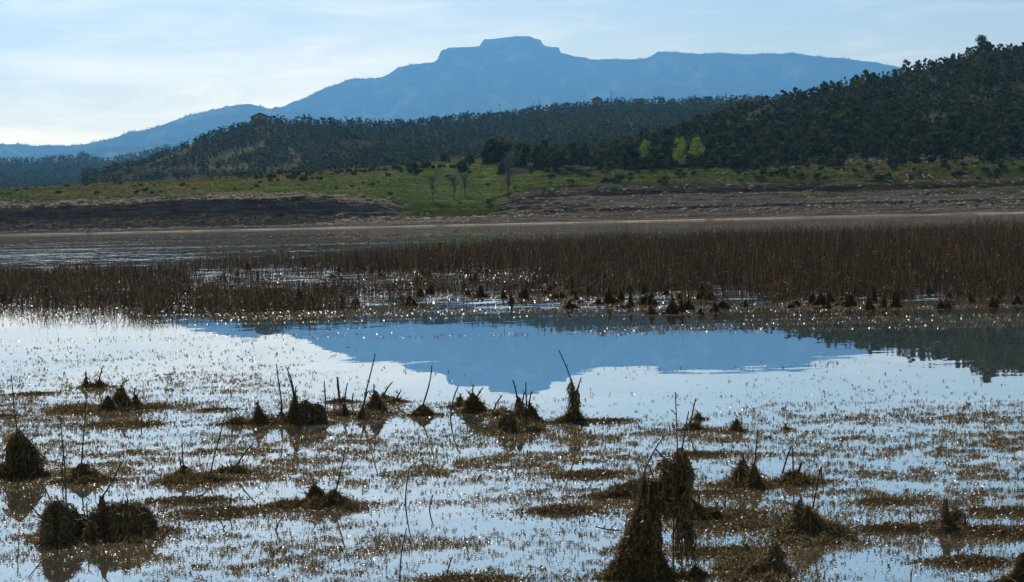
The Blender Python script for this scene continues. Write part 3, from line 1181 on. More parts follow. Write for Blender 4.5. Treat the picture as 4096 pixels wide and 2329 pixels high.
J = M["juniper"]
mesh_tree("juniper_tree", 401, crop3(760, 200), 565, 102, J, "largest round juniper, standing alone at the end of the wood above the bare saplings", "tree", .25, 26, 1500, .0)
mesh_tree("juniper_tree", 402, crop3(490, 272), 643, 50, J, "dark round juniper bush on the grass slope above the three bare saplings", "tree", .2, 14, 700, .0)
mesh_tree("juniper_tree", 403, crop3(560, 208), 623, 46, J, "green rounded juniper just behind the dark bush on the bare earth mound", "tree", .15, 13, 600, .0)
mesh_tree("juniper_tree", 404, crop3(105, 278), 655, 48, J, "squat dark juniper alone in the meadow before the middle hill", "tree", .3, 13, 600, .0)
mesh_tree("juniper_tree", 405, crop3(1000, 235), 570, 62, J, "tall juniper at the front corner of the wood beside the round one", "tree", .45, 20, 1100, .02)
mesh_tree("juniper_tree", 406, crop3(355, 195), 622, 32, J, "small juniper on the meadow's rim under the middle hill, with a grey shrub before it", "tree", .3, 10, 400, .0)
B_ = M["bright"]
mesh_tree("cottonwood_tree", 411, crop3(1955, 225), 549, 52, B_, "bright yellow-green slender cottonwood standing alone against the dark wood", "tree", .25, 26, 1500, .28, solid=0, leaf=.55)
mesh_tree("cottonwood_tree", 412, crop3(2215, 255), 552, 58, B_, "taller of the two adjoining bright green cottonwoods, leaves down to the ground", "tree", .3, 28, 1500, .1, solid=0, leaf=.55)
mesh_tree("cottonwood_tree", 413, crop3(2345, 235), 553, 62, B_, "bushy bright cottonwood on the far side of the adjoining pair, above grey scrub", "tree", .2, 27, 1500, .25, solid=0, leaf=.55)
mesh_tree("cottonwood_tree", 414, crop3(1640, 315), 590, 36, M["shrub"], "thin dull green young cottonwood in front of the dark wood", "tree", .5, 24, 1500, .1, solid=0, leaf=.55)


def bare_tree(base_uv, top_v, wpx, seed, label, mat=None):
    b = bank_at(*base_uv)
    h = (base_uv[1] - top_v) * b[1] / FPX
    w = wpx * b[1] / FPX
    R = np.random.default_rng(seed)
    t = empty("bare_sapling", b)
    tag(t, label, "tree")
    tk = MB()
    tk.add(*tube(smooth_line([(0, 0, -.3), (R.normal() * .05 * h, 0, h * .5), (R.normal() * .08 * h, 0, h * .97)], 8), h * .024, h * .006, 6))
    tk.build("trunk", M["bark"], t)
    br = MB()
    for k in range(46):
        z = h * (.22 + .62 * R.random())
        a = R.random() * 6.28
        l = w * .5 * (.35 + .65 * R.random())
        s = np.array([0, 0, z])
        e = s + np.array([math.cos(a) * l, math.sin(a) * l, min(h * .98 - z, l * (.9 + 1.3 * R.random()))])
        m = (s + e) / 2 + np.array([math.cos(a), math.sin(a), -.3]) * l * .22
        q = smooth_line([s, m, e], 5)
        br.add(*tube(q, h * .008, h * .003, 4))
        for j in range(5):
            i = R.integers(1, 4)
            d = np.array([R.normal() * .6, R.normal() * .6, 1.0])
            br.add(*tube(np.array([q[i], q[i] + d * h * .07 * (.5 + R.random())]), h * .004, h * .002, 3))
    br.build("crown", M["bark"], t)


bare_tree(crop3(268, 510), 700, 66, 501, "widest bare sapling with a rounded crown, standing where the grass gully meets the shore")
bare_tree(crop3(430, 498), 700, 44, 502, "bare sapling with a forked stem, in the middle of the three in the gully")
bare_tree(crop3(512, 485), 702, 36, 503, "bare dark-stemmed sapling, thinnest of the three in the gully")
bare_tree(crop3(858, 478), 605, 46, 504, "tallest bare sapling, grey and straight, below the round juniper on the gully's edge")


def shrub_mesh(seed, nl=260, mat=None):
    R = np.random.default_rng(seed)
    mb = MB()
    nb = 7
    cs = np.stack([R.normal(size=nb) * .34, R.normal(size=nb) * .34, .25 + .35 * R.random(nb)], -1)
    rs = .22 + .16 * R.random(nb)
    for c, r in zip(cs, rs):
        v, f = blob(c, r * .8, 1, R, .9, .4)
        mb.add(v, [f])
    pk = R.integers(0, nb, nl)
    d = norm(R.normal(size=(nl, 3)) + np.array([0, 0, .5]))
    v, f = leaf_tris(cs[pk] + d * rs[pk][:, None] * .7, norm(d + R.normal(size=(nl, 3)) * .3), .12 + .12 * R.random(nl), .035, R)
    mb.add(v, [f])
    return mb.mesh("shrub", mat or M["shrub"])


SHRUBS = [shrub_mesh(600 + k) for k in range(5)] + [shrub_mesh(610 + k, 200, M["juniper"]) for k in range(3)] + [shrub_mesh(620, 300, M["bright"])]


def put_mesh(name, me, loc, s, rz, label, cat, group=None):
    o = bpy.data.objects.new(name, me)
    COL.objects.link(o)
    o.location = [float(c) for c in loc]
    o.scale = s if isinstance(s, tuple) else (s, s, s)
    o.rotation_euler = (.24 if name == "boulder" else 0, 0, rz if name != "boulder" else (rz - 3) * .2)
    return tag(o, label, cat, group)


R = np.random.default_rng(51)
cnt = 0
sh_spots = []
while cnt < 150:
    u = R.uniform(1450, 4096)
    z = R.uniform(5.0, 6.95)
    d = .25 + .75 * sstep(1900, 2300, u)
    if R.random() > d:
        continue
    b = on_bank(np.array([u]), np.array([z]))[0]
    k = int(R.integers(0, 6))
    put_mesh("shrub", SHRUBS[k], b, float(R.uniform(.9, 2.4)), float(R.random() * 6), "olive green rounded shrub among many alike on the grass terrace below the wood", "shrub", "shrubs on the grass terrace")
    cnt += 1
for k in range(46):
    u = R.uniform(0, 1500)
    b = on_bank(np.array([u]), np.array([R.uniform(5.1, 6.8)]))[0]
    put_mesh("sagebrush", SHRUBS[k % 8], b, float(R.uniform(.8, 1.9)), float(R.random() * 6), "low dull sagebrush dotted over the grassy bank above the layered cliff", "shrub", "sagebrush on the grassy bank")
for k in range(60):
    u = R.uniform(1000, 1900)
    z = R.uniform(5.7, 6.95)
    b = on_bank(np.array([u]), np.array([z]))[0]
    put_mesh("juniper_shrub", SHRUBS[5 + k % 3], b, float(R.uniform(1.0, 2.8)), float(R.random() * 6), "small dark juniper shrub dotted over the meadow before the middle hill", "shrub", "dark shrubs dotted over the meadow")
for (x, y, s, lab) in ((705, 545, 3.4, "bright green upright shrub at the mouth of the gully by the ledge"), (1495, 300, 2.8, "bright yellow-green sapling shrub low before the dark wood"), (1045, 275, 3.2, "bright green shrub below the wood's front corner")):
    u, v = crop3(x, y)
    put_mesh("green_shrub", SHRUBS[8], bank_at(u, v), (s * .75, s * .75, s * 1.2), .4, lab, "shrub")
for (x, y, s, lab) in ((1745, 1150, 4.2, "yellow-green shrub on the dark stony slope under the wood"), (1885, 1110, 3.6, "dull green rounded shrub behind the yellow-green one on the stony slope"), (1060, 1200, 5.0, "broad dark green shrub spread low on the terrace's back edge"), (1155, 1260, 4.0, "rounded olive shrub beside the broad dark one on the terrace")):
    u, v = 2732 + x / 1.876, y / 1.876
    put_mesh("terrace_shrub", SHRUBS[int(x) % 5], bank_at(u, v), (s * 1.2, s, s * .8), x * .1, lab, "shrub")

# grass: tufts all over the meadow and the gully (uncountable)
R = np.random.default_rng(52)
n = 60000
gu = R.uniform(-60, 4160, n)
gz = R.uniform(1.8, 7.0, n)
iz = np.interp(gz, ZR, np.arange(len(ZR)))
ic = np.clip(((gu - us[0]) / 7).astype(int), 0, len(us) - 1)
gm = gmask[np.clip(iz.astype(int), 0, len(ZR) - 1), ic]
ok = R.random(n) < gm * .9 + .05 * (gz > 3)
gu, gz = gu[ok], gz[ok]
gp = on_bank(gu, gz)
gh = R.uniform(.15, .5, len(gu)) * (1 + 1.0 * (R.random(len(gu)) < .08))
mb = MB()
for k in range(4):
    D = norm(np.stack([R.normal(size=len(gp)) * .45, R.normal(size=len(gp)) * .45, np.ones(len(gp))], -1))
    v, f = leaf_tris(gp + R.normal(size=gp.shape) * np.array([.3, .3, 0.0]), D, gh, .12 + .1 * R.random(len(gp)), R)
    mb.add(v, [f])
tag(mb.build("meadow_grass", M["grass"]), "green and straw coloured meadow grass growing over the bank and gully", "grass", kind="stuff")

# rubble and boulders
def rock_proto(seed):
    R = np.random.default_rng(seed)
    v, f = ICO0
    d = v * (1 + .35 * (R.random(len(v)) - .5))[:, None]
    d = np.clip(d, -.72, .72) * np.array([1.0, .8, .34])
    a = R.random() * 6.283
    d = d @ np.array([[math.cos(a), math.sin(a), 0], [-math.sin(a), math.cos(a), 0], [0, 0, 1]])
    a = R.uniform(.08, .42)                 # slabs lie down the slope towards the water
    return d @ np.array([[1, 0, 0], [0, math.cos(a), math.sin(a)], [0, -math.sin(a), math.cos(a)]]), [f]


RP = [rock_proto(700 + k) for k in range(14)]
R = np.random.default_rng(53)
n = 30000
gu = R.uniform(-60, 4160, n)
gz = R.choice([0, 1, 2], n, p=[.5, .25, .25])
gz = np.where(gz == 0, R.uniform(.4, 2.1, n), np.where(gz == 1, R.uniform(2.85, 4.7, n), R.uniform(1.5, 5.0, n)))
dn = .25 + .75 * sstep(.45, .6, fbm(gu / 60, gz * 3, 3, 80))
dn = np.where((gu > 1560) & (gu < 2030) & (gz > 1.6), .04, dn)
dn = np.where(np.abs(gz - 2.5) < .33, np.where(gu < 1600, .03, .6), dn)
dn = np.where(gu > 2100, dn * .5, dn)
ok = R.random(n) < dn
gu, gz = gu[ok], gz[ok]
gp = on_bank(gu, gz)
sz = .18 + .95 * R.random(len(gu)) ** 3.5 + .4 * (gz < 2) * (gz > .95) * R.random(len(gu)) ** 2 - .08 * (gz < .95)
mb = MB()
scatter(mb, RP, gp, sz * 1.15, R, yaw=.05)
# dark stony slope under the wood
n = 4000
iu = R.uniform((3250 - RHu[0]) / 16, (4200 - RHu[0]) / 16, n)
it = R.random(n) ** 1.6 * 9
scatter(mb, RP, on_grid(RH, iu, it), .2 + .9 * R.random(n) ** 4, R, yaw=.05)
tag(mb.build("rubble", M["rock"]), "broken brown and grey stone rubble strewn over the lake bank", "rubble", kind="stuff")

BOULD = []
for k in range(4):
    R = np.random.default_rng(720 + k)
    v, f = ICO2
    d = v * (1 + .22 * (R.random(len(v)) - .5))[:, None]
    d = np.clip(d, -.7, .7) * np.array([1.15, .8, .5])
    BOULD.append(MB().add(d, [f]).mesh("boulder", M["boulder"]))
R = np.random.default_rng(54)
for k in range(46):
    u = R.uniform(20, 1250)
    b = on_bank(np.array([u]), np.array([R.uniform(1.3, 2.05)]))[0]
    put_mesh("boulder", BOULD[k % 4], b + np.array([0, 0, .1]), float(R.uniform(.7, 1.6)), float(R.random() * 6), "tan sandstone block among many alike fallen along the foot of the layered cliff", "boulder", "sandstone blocks at the cliff foot")
for k in range(36):
    u = R.uniform(2150, 4000)
    b = on_bank(np.array([u]), np.array([R.uniform(1.8, 3.2)]))[0]
    put_mesh("boulder", BOULD[k % 4], b + np.array([0, 0, .05]), float(R.uniform(.4, .9)), float(R.random() * 6), "flat brown stone slab among many alike on the dark shale slope", "boulder", "stone slabs on the shale slope")
u, v = crop3(1212, 418)
put_mesh("boulder", BOULD[1], bank_at(u, v) + np.array([0, 0, .2]), 1.0, .3, "single orange-tan stone just under the dark ledge of the shale slope", "boulder")

# bleached logs on the terrace edge
LOGS = [((1430, 1316), (1500, 1310), "bleached log lying flat along the terrace edge, with a short upturned end"),
        ((1520, 1328), (1556, 1306), "short pale branch leaning up beside the flat bleached log"),
        ((1676, 1308), (1692, 1340), "pale log standing steeply down the terrace edge between two others"),
        ((1795, 1310), (1815, 1335), "thin grey branch leaning towards the brightest log"),
        ((1838, 1312), (1884, 1340), "brightest white log, sloping down next to the square brown stone"),
        ((2095, 1326), (2150, 1323), "grey log lying level in the grass beyond the white logs")]
for (a, b, lab) in LOGS:
    ua, va = 2732 + a[0] / 1.876, a[1] / 1.876
    ub, vb = 2732 + b[0] / 1.876, b[1] / 1.876
    pb = bank_at((ua + ub) / 2, max(va, vb))
    qa = P(ua, va, pb[1] - 1.2)
    qb = P(ub, vb, pb[1] - 1.5)
    t = empty("driftwood_log", (qa + qb) / 2)
    tag(t, lab, "log")
    m_ = (qa + qb) / 2
    MB().add(*tube(smooth_line([qa - m_, (0, 0, .08), qb - m_], 6), .26, .17, 7)).build("trunk", M["drift"], t)
    MB().add(*tube(np.array([(qa - m_) * .5, (qa - m_) * .75 + np.array([.3, 0, .7])]), .1, .05, 5)).build("branch_stub", M["drift"], t)

# ------------------------------------------------------------------ houses and poles on the ridge
def house(u, v, Y, wpx, hpx, label, ext=0.0, roofm="roof"):
    b = P(u, v, Y)
    w = wpx * Y / FPX
    h = hpx * Y / FPX
    d = w * .7
    t = empty("house", b)
    t.rotation_euler = (0, 0, .25)
    tag(t, label, "house")
    wh = h * .52
    x, y = w * .36, d / 2
    V = [(-x, -y, -3), (x, -y, -3), (x, y, -3), (-x, y, -3), (-x, -y, wh), (x, -y, wh), (x, y, wh), (-x, y, wh), (0, -y, h * .97), (0, y, h * .97)]
    MB().add(V, [np.array([(0, 1, 5, 4), (2, 3, 7, 6), (1, 2, 6, 5), (3, 0, 4, 7)]), np.array([(4, 5, 8), (6, 7, 9)])]).build("wall", M["wall"], t)
    X, Yr = w * .5, d * .6
    zt = h
    ze = wh - h * .14
    th = h * .06
    rf = MB()
    for s in (-1, 1):
        V = [(0, -Yr, zt), (0, Yr, zt), (s * X, Yr, ze), (s * X, -Yr, ze), (0, -Yr, zt - th), (0, Yr, zt - th), (s * X, Yr, ze - th), (s * X, -Yr, ze - th)]
        rf.add(V, [np.array([(0, 1, 2, 3), (4, 7, 6, 5), (3, 2, 6, 7), (0, 3, 7, 4), (1, 5, 6, 2)])])
    rf.build("roof", M[roofm], t)
    for k in (-1, 1):
        V = [(k * x * .5 - w * .06, -y - .06, wh * .35), (k * x * .5 + w * .06, -y - .06, wh * .35), (k * x * .5 + w * .06, -y - .06, wh * .8), (k * x * .5 - w * .06, -y - .06, wh * .8)]
        MB().add(V, [np.array([(0, 1, 2, 3)])]).build("window", M["pane"], t)
    return t


house(1036, 480, 2060, 82, 28, "pale gabled house with a wide grey roof on the bare top of the middle hill")
house(2385, 404, 2600, 44, 17, "brown gabled house with a broad roof amid ridge trees next to a utility pole")
house(393 * 1.6, 597, 5300, 30, 10, "tiny low house far off on the ridge beyond the steep wooded slope")
house(2560, 402, 2700, 46, 9, "low long tan house half hidden by trees on the ridge")
for (u, vt, vb, lab) in ((1999, 415, 462, "utility pole farthest down the ridge, standing by itself"), (2134, 408, 450, "shorter utility pole of the close couple on the ridge"), (2158, 400, 450, "taller utility pole of the close couple on the ridge"), (2446, 365, 415, "tallest utility pole, just beyond the brown ridge house")):
    Yp = 2450
    a, b = P(u, vb, Yp), P(u, vt, Yp)
    t = empty("utility_pole", a)
    tag(t, lab, "utility pole")
    h = b[2] - a[2]
    MB().add(*tube(np.array([(0, 0, -2), (0, 0, h)]), .34, .26, 6)).build("post", M["bark"], t)
    MB().add(*tube(np.array([(-1.3, 0, h - .8), (1.3, 0, h - .8)]), .18, .18, 5)).build("crossarm", M["bark"], t)

# ------------------------------------------------------------------ geese
def goose_mesh():
    mb = MB()
    n, k = 11, 10
    xs = np.linspace(-.42, .36, n)
    prof = np.array([.01, .06, .12, .165, .19, .2, .195, .18, .15, .1, .02])
    zc = np.array([.2, .17, .13, .1, .085, .08, .08, .09, .1, .11, .12])
    th = np.arange(k) * 2 * math.pi / k
    V = np.stack([np.repeat(xs, k), (prof[:, None] * np.cos(th)).ravel(), (zc[:, None] + prof[:, None] * .8 * np.sin(th)).ravel()], -1)
    i = np.arange(n - 1)[:, None] * k
    j = np.arange(k)[None, :]
    F = np.stack([i + j, i + (j + 1) % k, i + k + (j + 1) % k, i + k + j], -1).reshape(-1, 4)
    mb.add(V, [F])
    nk = smooth_line([(.27, 0, .15), (.36, 0, .28), (.33, 0, .42), (.36, 0, .52)], 8)
    mb.add(*tube(nk, .065, .042, 8))
    v, f = ICO1
    mb.add(v * np.array([.075, .05, .052]) + np.array([.385, 0, .53]), [f])
    mb.add(*tube(np.array([(.44, 0, .525), (.52, 0, .505)]), .026, .01, 6))
    return mb.mesh("goose", M["goose"], True)


GM = goose_mesh()
R = np.random.default_rng(60)
gs = [(1005, 357), (1063, 355), (1225, 345), (1308, 344), (1362, 345), (1485, 338), (1560, 339), (1827, 339), (1858, 328), (2030, 333), (2125, 322), (2160, 318), (2247, 316), (2365, 310), (2390, 324), (2470, 310), (2500, 310)]
gs = [(x / 1.875, 776 + y / 1.875) for x, y in gs] + [(1366 + x / 1.875, 776 + y / 1.875) for x, y in ((25, 306), (92, 306), (118, 316), (400, 311), (430, 309))]
for (u, v) in gs:
    g = G(u, v)
    put_mesh("goose", GM, g, float(R.uniform(1.15, 1.45)), float(R.choice([0, math.pi]) + R.normal() * .25), "brown goose swimming in the loose flock strung out on the open water", "goose", "geese swimming off the far shore")
g = G(1366 + 858 / 1.875, 776 + 285 / 1.875)
put_mesh("goose", GM, g, 1.35, .2, "lone brown goose swimming apart from the flock, nearer the shale shore", "goose")

# ------------------------------------------------------------------ reeds
vf = lin([(-400, 1225), (0, 1238), (500, 1246), (1000, 1262), (1400, 1270), (2000, 1282), (2700, 1288), (3300, 1268), (4096, 1252), (4500, 1240)])
vb = lin([(-400, 1105), (0, 1092), (600, 1074), (1200, 1042), (1600, 1024), (2048, 1004), (2800, 972), (3400, 948), (4096, 922), (4500, 905)])


def reed_density(u, v, x, y):
    s = (v - vb(u)) / (vf(u) - vb(u))
    n = fbm(x / 3.5, y / 5.0, 3, 90)
    d = sstep(-.02, .03, s) * (1 - sstep(.94, 1.06, s + (n - .5) * .40))
    # open lanes and thin places
    g1 = sstep(650, 850, u) * (1 - sstep(2000, 2400, u)) * np.exp(-((v - (1128 - (u - 900) * .010)) / 34) ** 4)
    g2 = sstep(1350, 1600, u) * (1 - sstep(2700, 3000, u)) * np.exp(-((v - 1194) / 30) ** 4)
    g3 = sstep(700, 850, u) * (1 - sstep(1300, 1420, u)) * np.exp(-((v - (1098 - (u - 700) * .055)) / 14) ** 2)
    d = d * (1 - .97 * np.clip(g1 * sstep(.30, .46, n + .1) + g2 * sstep(.32, .5, n) + g3, 0, 1))
    thin_ = sstep(1250, 1500, u) * (1 - sstep(2900, 3300, u)) * sstep(1165, 1185, v)
    d = d * (1 - thin_ * (.40 + .50 * sstep(.42, .56, n)))
    frontr = sstep(2500, 2900, u) * sstep(1185, 1215, v)
    d = d * (1 - frontr * (.42 + .52 * sstep(.40, .54, n)))
    return d


R = np.random.default_rng(61)
n = 360000
yy_ = 70 * (245 / 70) ** R.random(n)
xx_ = (R.random(n) - .5) * .56 * yy_
ru, rv = proj(xx_, yy_, np.zeros(n))
d = reed_density(ru, rv, xx_, yy_)
cl_ = .08 + 1.1 * sstep(.38, .62, fbm(xx_ / .8, yy_ / 1.6, 3, 95))
ok = (R.random(n) < d * .50 * cl_) & (ru > -220) & (ru < 4320)
rx, ry, ru, rv = xx_[ok], yy_[ok], ru[ok], rv[ok]
n = len(rx)
side = sstep(300, 2600, ru)
rh = (.60 + .64 * side * (1 - .75 * sstep(.45, .88, (rv - vb(ru)) / (vf(ru) - vb(ru))))) * (1 - .3 * sstep(500, 800, ru) * (1 - sstep(2200, 2700, ru)) * sstep(1120, 1160, rv)) * R.uniform(.45, 1.15, n) * (.42 + 1.15 * fbm(rx / 1.6, ry / 4.0, 3, 97)) * (1 + .6 * R.random(n) * (R.random(n) < .12))
low_ = sstep(.2, .55, (rv - vb(ru)) / (vf(ru) - vb(ru))) * sstep(1400, 2000, ru) * (1 - sstep(.85, 1., (rv - vb(ru)) / (vf(ru) - vb(ru))))
rh *= 1 - .25 * low_
lean = R.normal(size=(n, 2)) * .13 * (1 + 3.0 * (R.random(n) < .10))[:, None]
bend = R.normal(size=(n, 2)) * .10 * (1 + 2 * (R.random(n) < .12))[:, None]
base = np.stack([rx, ry, np.full(n, -.15)], -1)
tk = np.array([0, .5, 1.0])
rad = R.uniform(.007, .014, n) * np.clip(ry / 95, .9, 1.9)
rings = []
ph = R.random(n) * 6.28
for t, rr in zip(tk, (1, .8, .25)):
    c = base + np.stack([lean[:, 0] * t * rh + bend[:, 0] * t * t * rh, lean[:, 1] * t * rh + bend[:, 1] * t * t * rh, t * (rh + .15)], -1)
    for k in range(3):
        a = ph + k * 2.094
        rings.append(c + np.stack([np.cos(a), np.sin(a), 0 * a], -1) * (rad * rr)[:, None])
V = np.stack(rings, 1)
loc = []
for t in range(2):
    for k in range(3):
        loc.append((t * 3 + k, t * 3 + (k + 1) % 3, t * 3 + 3 + (k + 1) % 3, t * 3 + 3 + k))
F = (np.array(loc)[None] + (np.arange(n) * 9)[:, None, None]).reshape(-1, 4)
mb = MB().add(V.reshape(-1, 3), [F])
# dry leaves and seed heads hanging off the stalks
m_ = R.random(n) < .55
c = base[m_] + np.stack([lean[m_, 0] * rh[m_] * .6, lean[m_, 1] * rh[m_] * .6, (rh[m_] + .15) * R.uniform(.35, .95, m_.sum())], -1)
D = norm(np.stack([R.normal(size=len(c)) * .6, R.normal(size=len(c)) * .4, R.uniform(-.6, .9, len(c))], -1))
v, f = leaf_tris(c, D, R.uniform(.08, .28, len(c)), rad[m_] * 1.3, R)
mb.add(v, [f])
tag(mb.build("reed_vegetation", M["reed"]), "broad belt of dead brown reeds standing in the shallows across the lake", "reeds", kind="stuff")
NREED = n

# ------------------------------------------------------------------ algae-draped clumps
def tent_grid(peaks, n=None, seed=0, margin=.05, rough=1.0):
    """height field of one heap; peaks: (x, y, z, rl, rr, ry, power)"""
    pk = np.array([p[:6] for p in peaks], float)
    x0 = (pk[:, 0] - pk[:, 3]).min() - margin
    x1 = (pk[:, 0] + pk[:, 4]).max() + margin
    y0 = (pk[:, 1] - pk[:, 5]).min() - margin
    y1 = (pk[:, 1] + pk[:, 5]).max() + margin
    nx = n or 40
    ny = int(np.clip(nx * (y1 - y0) / (x1 - x0), 10, nx * 1.3))
    X, Yg = np.meshgrid(np.linspace(x0, x1, nx), np.linspace(y0, y1, ny))
    sc = x1 - x0
    wx = (fbm(X / sc * 9, Yg / sc * 14, 3, seed) - .5) * sc * .08 * rough
    wy = (fbm(X / sc * 9 + 40, Yg / sc * 14, 3, seed) - .5) * (y1 - y0) * .16 * rough
    Hh = np.full(X.shape, -1.0)
    for p in peaks:
        dx = X + wx - p[0]
        dy = Yg + wy - p[1]
        r = np.sqrt((dx / np.where(dx < 0, p[3], p[4])) ** 2 + (dy / p[5]) ** 2)
        ang = np.arctan2(dy, dx)
        r = r * (1 + .12 * np.sin(ang * 5 + p[0] * 30) * (r > .15) * rough)
        pw = p[6]
        h = p[2] * (np.clip(1 - r, 0, 1) ** pw if pw > 0 else np.clip(1 - np.clip(r, 0, 1) ** (-pw), 0, 1))
        h = np.where(r > 1, -.04 - .1 * (r - 1), h)
        Hh = np.maximum(Hh, h)
    top = max(p[2] for p in peaks)
    Hh = Hh + (fbm(X / sc * 6 + 3, Yg / sc * 8, 2, seed + 9) - .5) * top * .30 * rough * (Hh > .12 * top)
    Hh = Hh + (fbm(X / sc * 16, Yg / sc * 16, 3, seed + 3) - .5) * top * .24 * rough * (Hh > 0)
    return np.stack([X, Yg, Hh - .01], -1)


def fuzz(mb, Gd, count, L_, R, droop=.6, up=.15):
    a, b, c = Gd[:-1, :-1], Gd[:-1, 1:], Gd[1:, :-1]
    nr = np.cross(b - a, c - a)
    ar = np.linalg.norm(nr, axis=-1)
    ar = np.where(a[..., 2] > -.03, ar, 0).ravel()
    if ar.sum() <= 0:
        return
    idx = R.choice(len(ar), count, p=ar / ar.sum())
    A, B, C, Nn = a.reshape(-1, 3)[idx], b.reshape(-1, 3)[idx], c.reshape(-1, 3)[idx], norm(nr.reshape(-1, 3)[idx])
    s, t = R.random((count, 1)), R.random((count, 1))
    Q = A + (B - A) * s + (C - A) * t
    D = norm(Nn * .55 + R.normal(size=(count, 3)) * .65 + np.array([0, 0, -droop * .5 + up]))
    v, f = leaf_tris(Q, D, L_ * R.uniform(.5, 1.5, count) * (1 + 1.6 * (R.random(count) < .08)), L_ * R.uniform(.12, .3, count), R)
    mb.add(v, [f])


TUFTS = []
for k in range(7):
    R = np.random.default_rng(800 + k)
    pk = []
    for j in range(1 + k % 3):
        pk.append((R.normal() * .22 * (j > 0), R.normal() * .1, R.uniform(.55, 1.0) if j == 0 else R.uniform(.3, .65), R.uniform(.2, .36), R.uniform(.2, .36), R.uniform(.2, .3), R.uniform(1.1, 2.0)))
    Gd = tent_grid(pk, 30, k, rough=2.2)
    mb = MB().add(Gd.reshape(-1, 3), [grid_faces(*Gd.shape[:2])])
    fuzz(mb, Gd, 700, .07, R)
    a = R.random(260) * 6.283
    rr_ = .28 + np.abs(R.normal(size=260)) * .35
    v, f = leaf_tris(np.stack([np.cos(a) * rr_ * 1.5, np.sin(a) * rr_, np.full(260, .006)], -1), norm(R.normal(size=(260, 3)) * np.array([1, 1, .4]) + np.array([0, 0, .3])), R.uniform(.03, .1, 260), .02, R)
    mb.add(v, [f])
    TUFTS.append((mb.mesh("algae_drape", M["tuft"]), [MB().add(*tube(smooth_line([(pk[0][0], 0, .2), (pk[0][0] + R.normal() * .05, 0, .9), (pk[0][0] + R.normal() * .2, 0, 1.25)], 5), .014, .006, 5)).mesh("stalk", M["stalk"])]))
R = np.random.default_rng(62)
tufts = []
tries = 0
while len(tufts) < 165 and tries < 9000:
    tries += 1
    u = R.uniform(0, 4090)
    v = R.uniform(1050, 1295)
    s = (v - vb(u)) / (vf(u) - vb(u))
    if s < .1 or s > (.84 if u < 2600 else .93):
        continue
    wgt = .12 + .88 * sstep(1100, 1700, u) * (sstep(1060, 1110, v) * .75 + .5 * (s > .6))
    if R.random() > wgt:
        continue
    if any(abs(u - a) < 16 and abs(v - b) < 5 for a, b in tufts):
        continue
    tufts.append((u, v))
for i, (u, v) in enumerate(tufts):
    g = G(u, v)
    k = int(R.integers(0, 7))
    t = empty("algae_tuft", g)
    sxy = float(.32 + .8 * R.random() ** 1.8)
    t.scale = (sxy, sxy, float(.28 + .55 * R.random() ** 1.3))
    t.rotation_euler = (0, 0, float(R.random() * 6.28))
    tag(t, "dark algae-draped tuft among many alike standing in the brown reed belt", "algae clump", "algae tufts in the reed belt")
    for nm, me in (("algae_drape", TUFTS[k][0]), ("stalk", TUFTS[k][1][0])):
        c = bpy.data.objects.new(nm, me)
        COL.objects.link(c)
        c.parent = t


def cL(x, y):
    return x / 1.567, 1400 + y / 1.567


def cC(x, y):
    return 1366 + x / 1.567, 1400 + y / 1.567


def cR(x, y):
    return 2732 + x / 1.567, 1400 + y / 1.567


def cZ(x, y):
    return 2380 + x / 1.846, 1540 + y / 1.846


def stalk_pts(cf, pts, Y):
    pts3 = [P(*cf(*p[:2]), Y) for p in pts]
    return np.array(pts3)


NBIT = 0


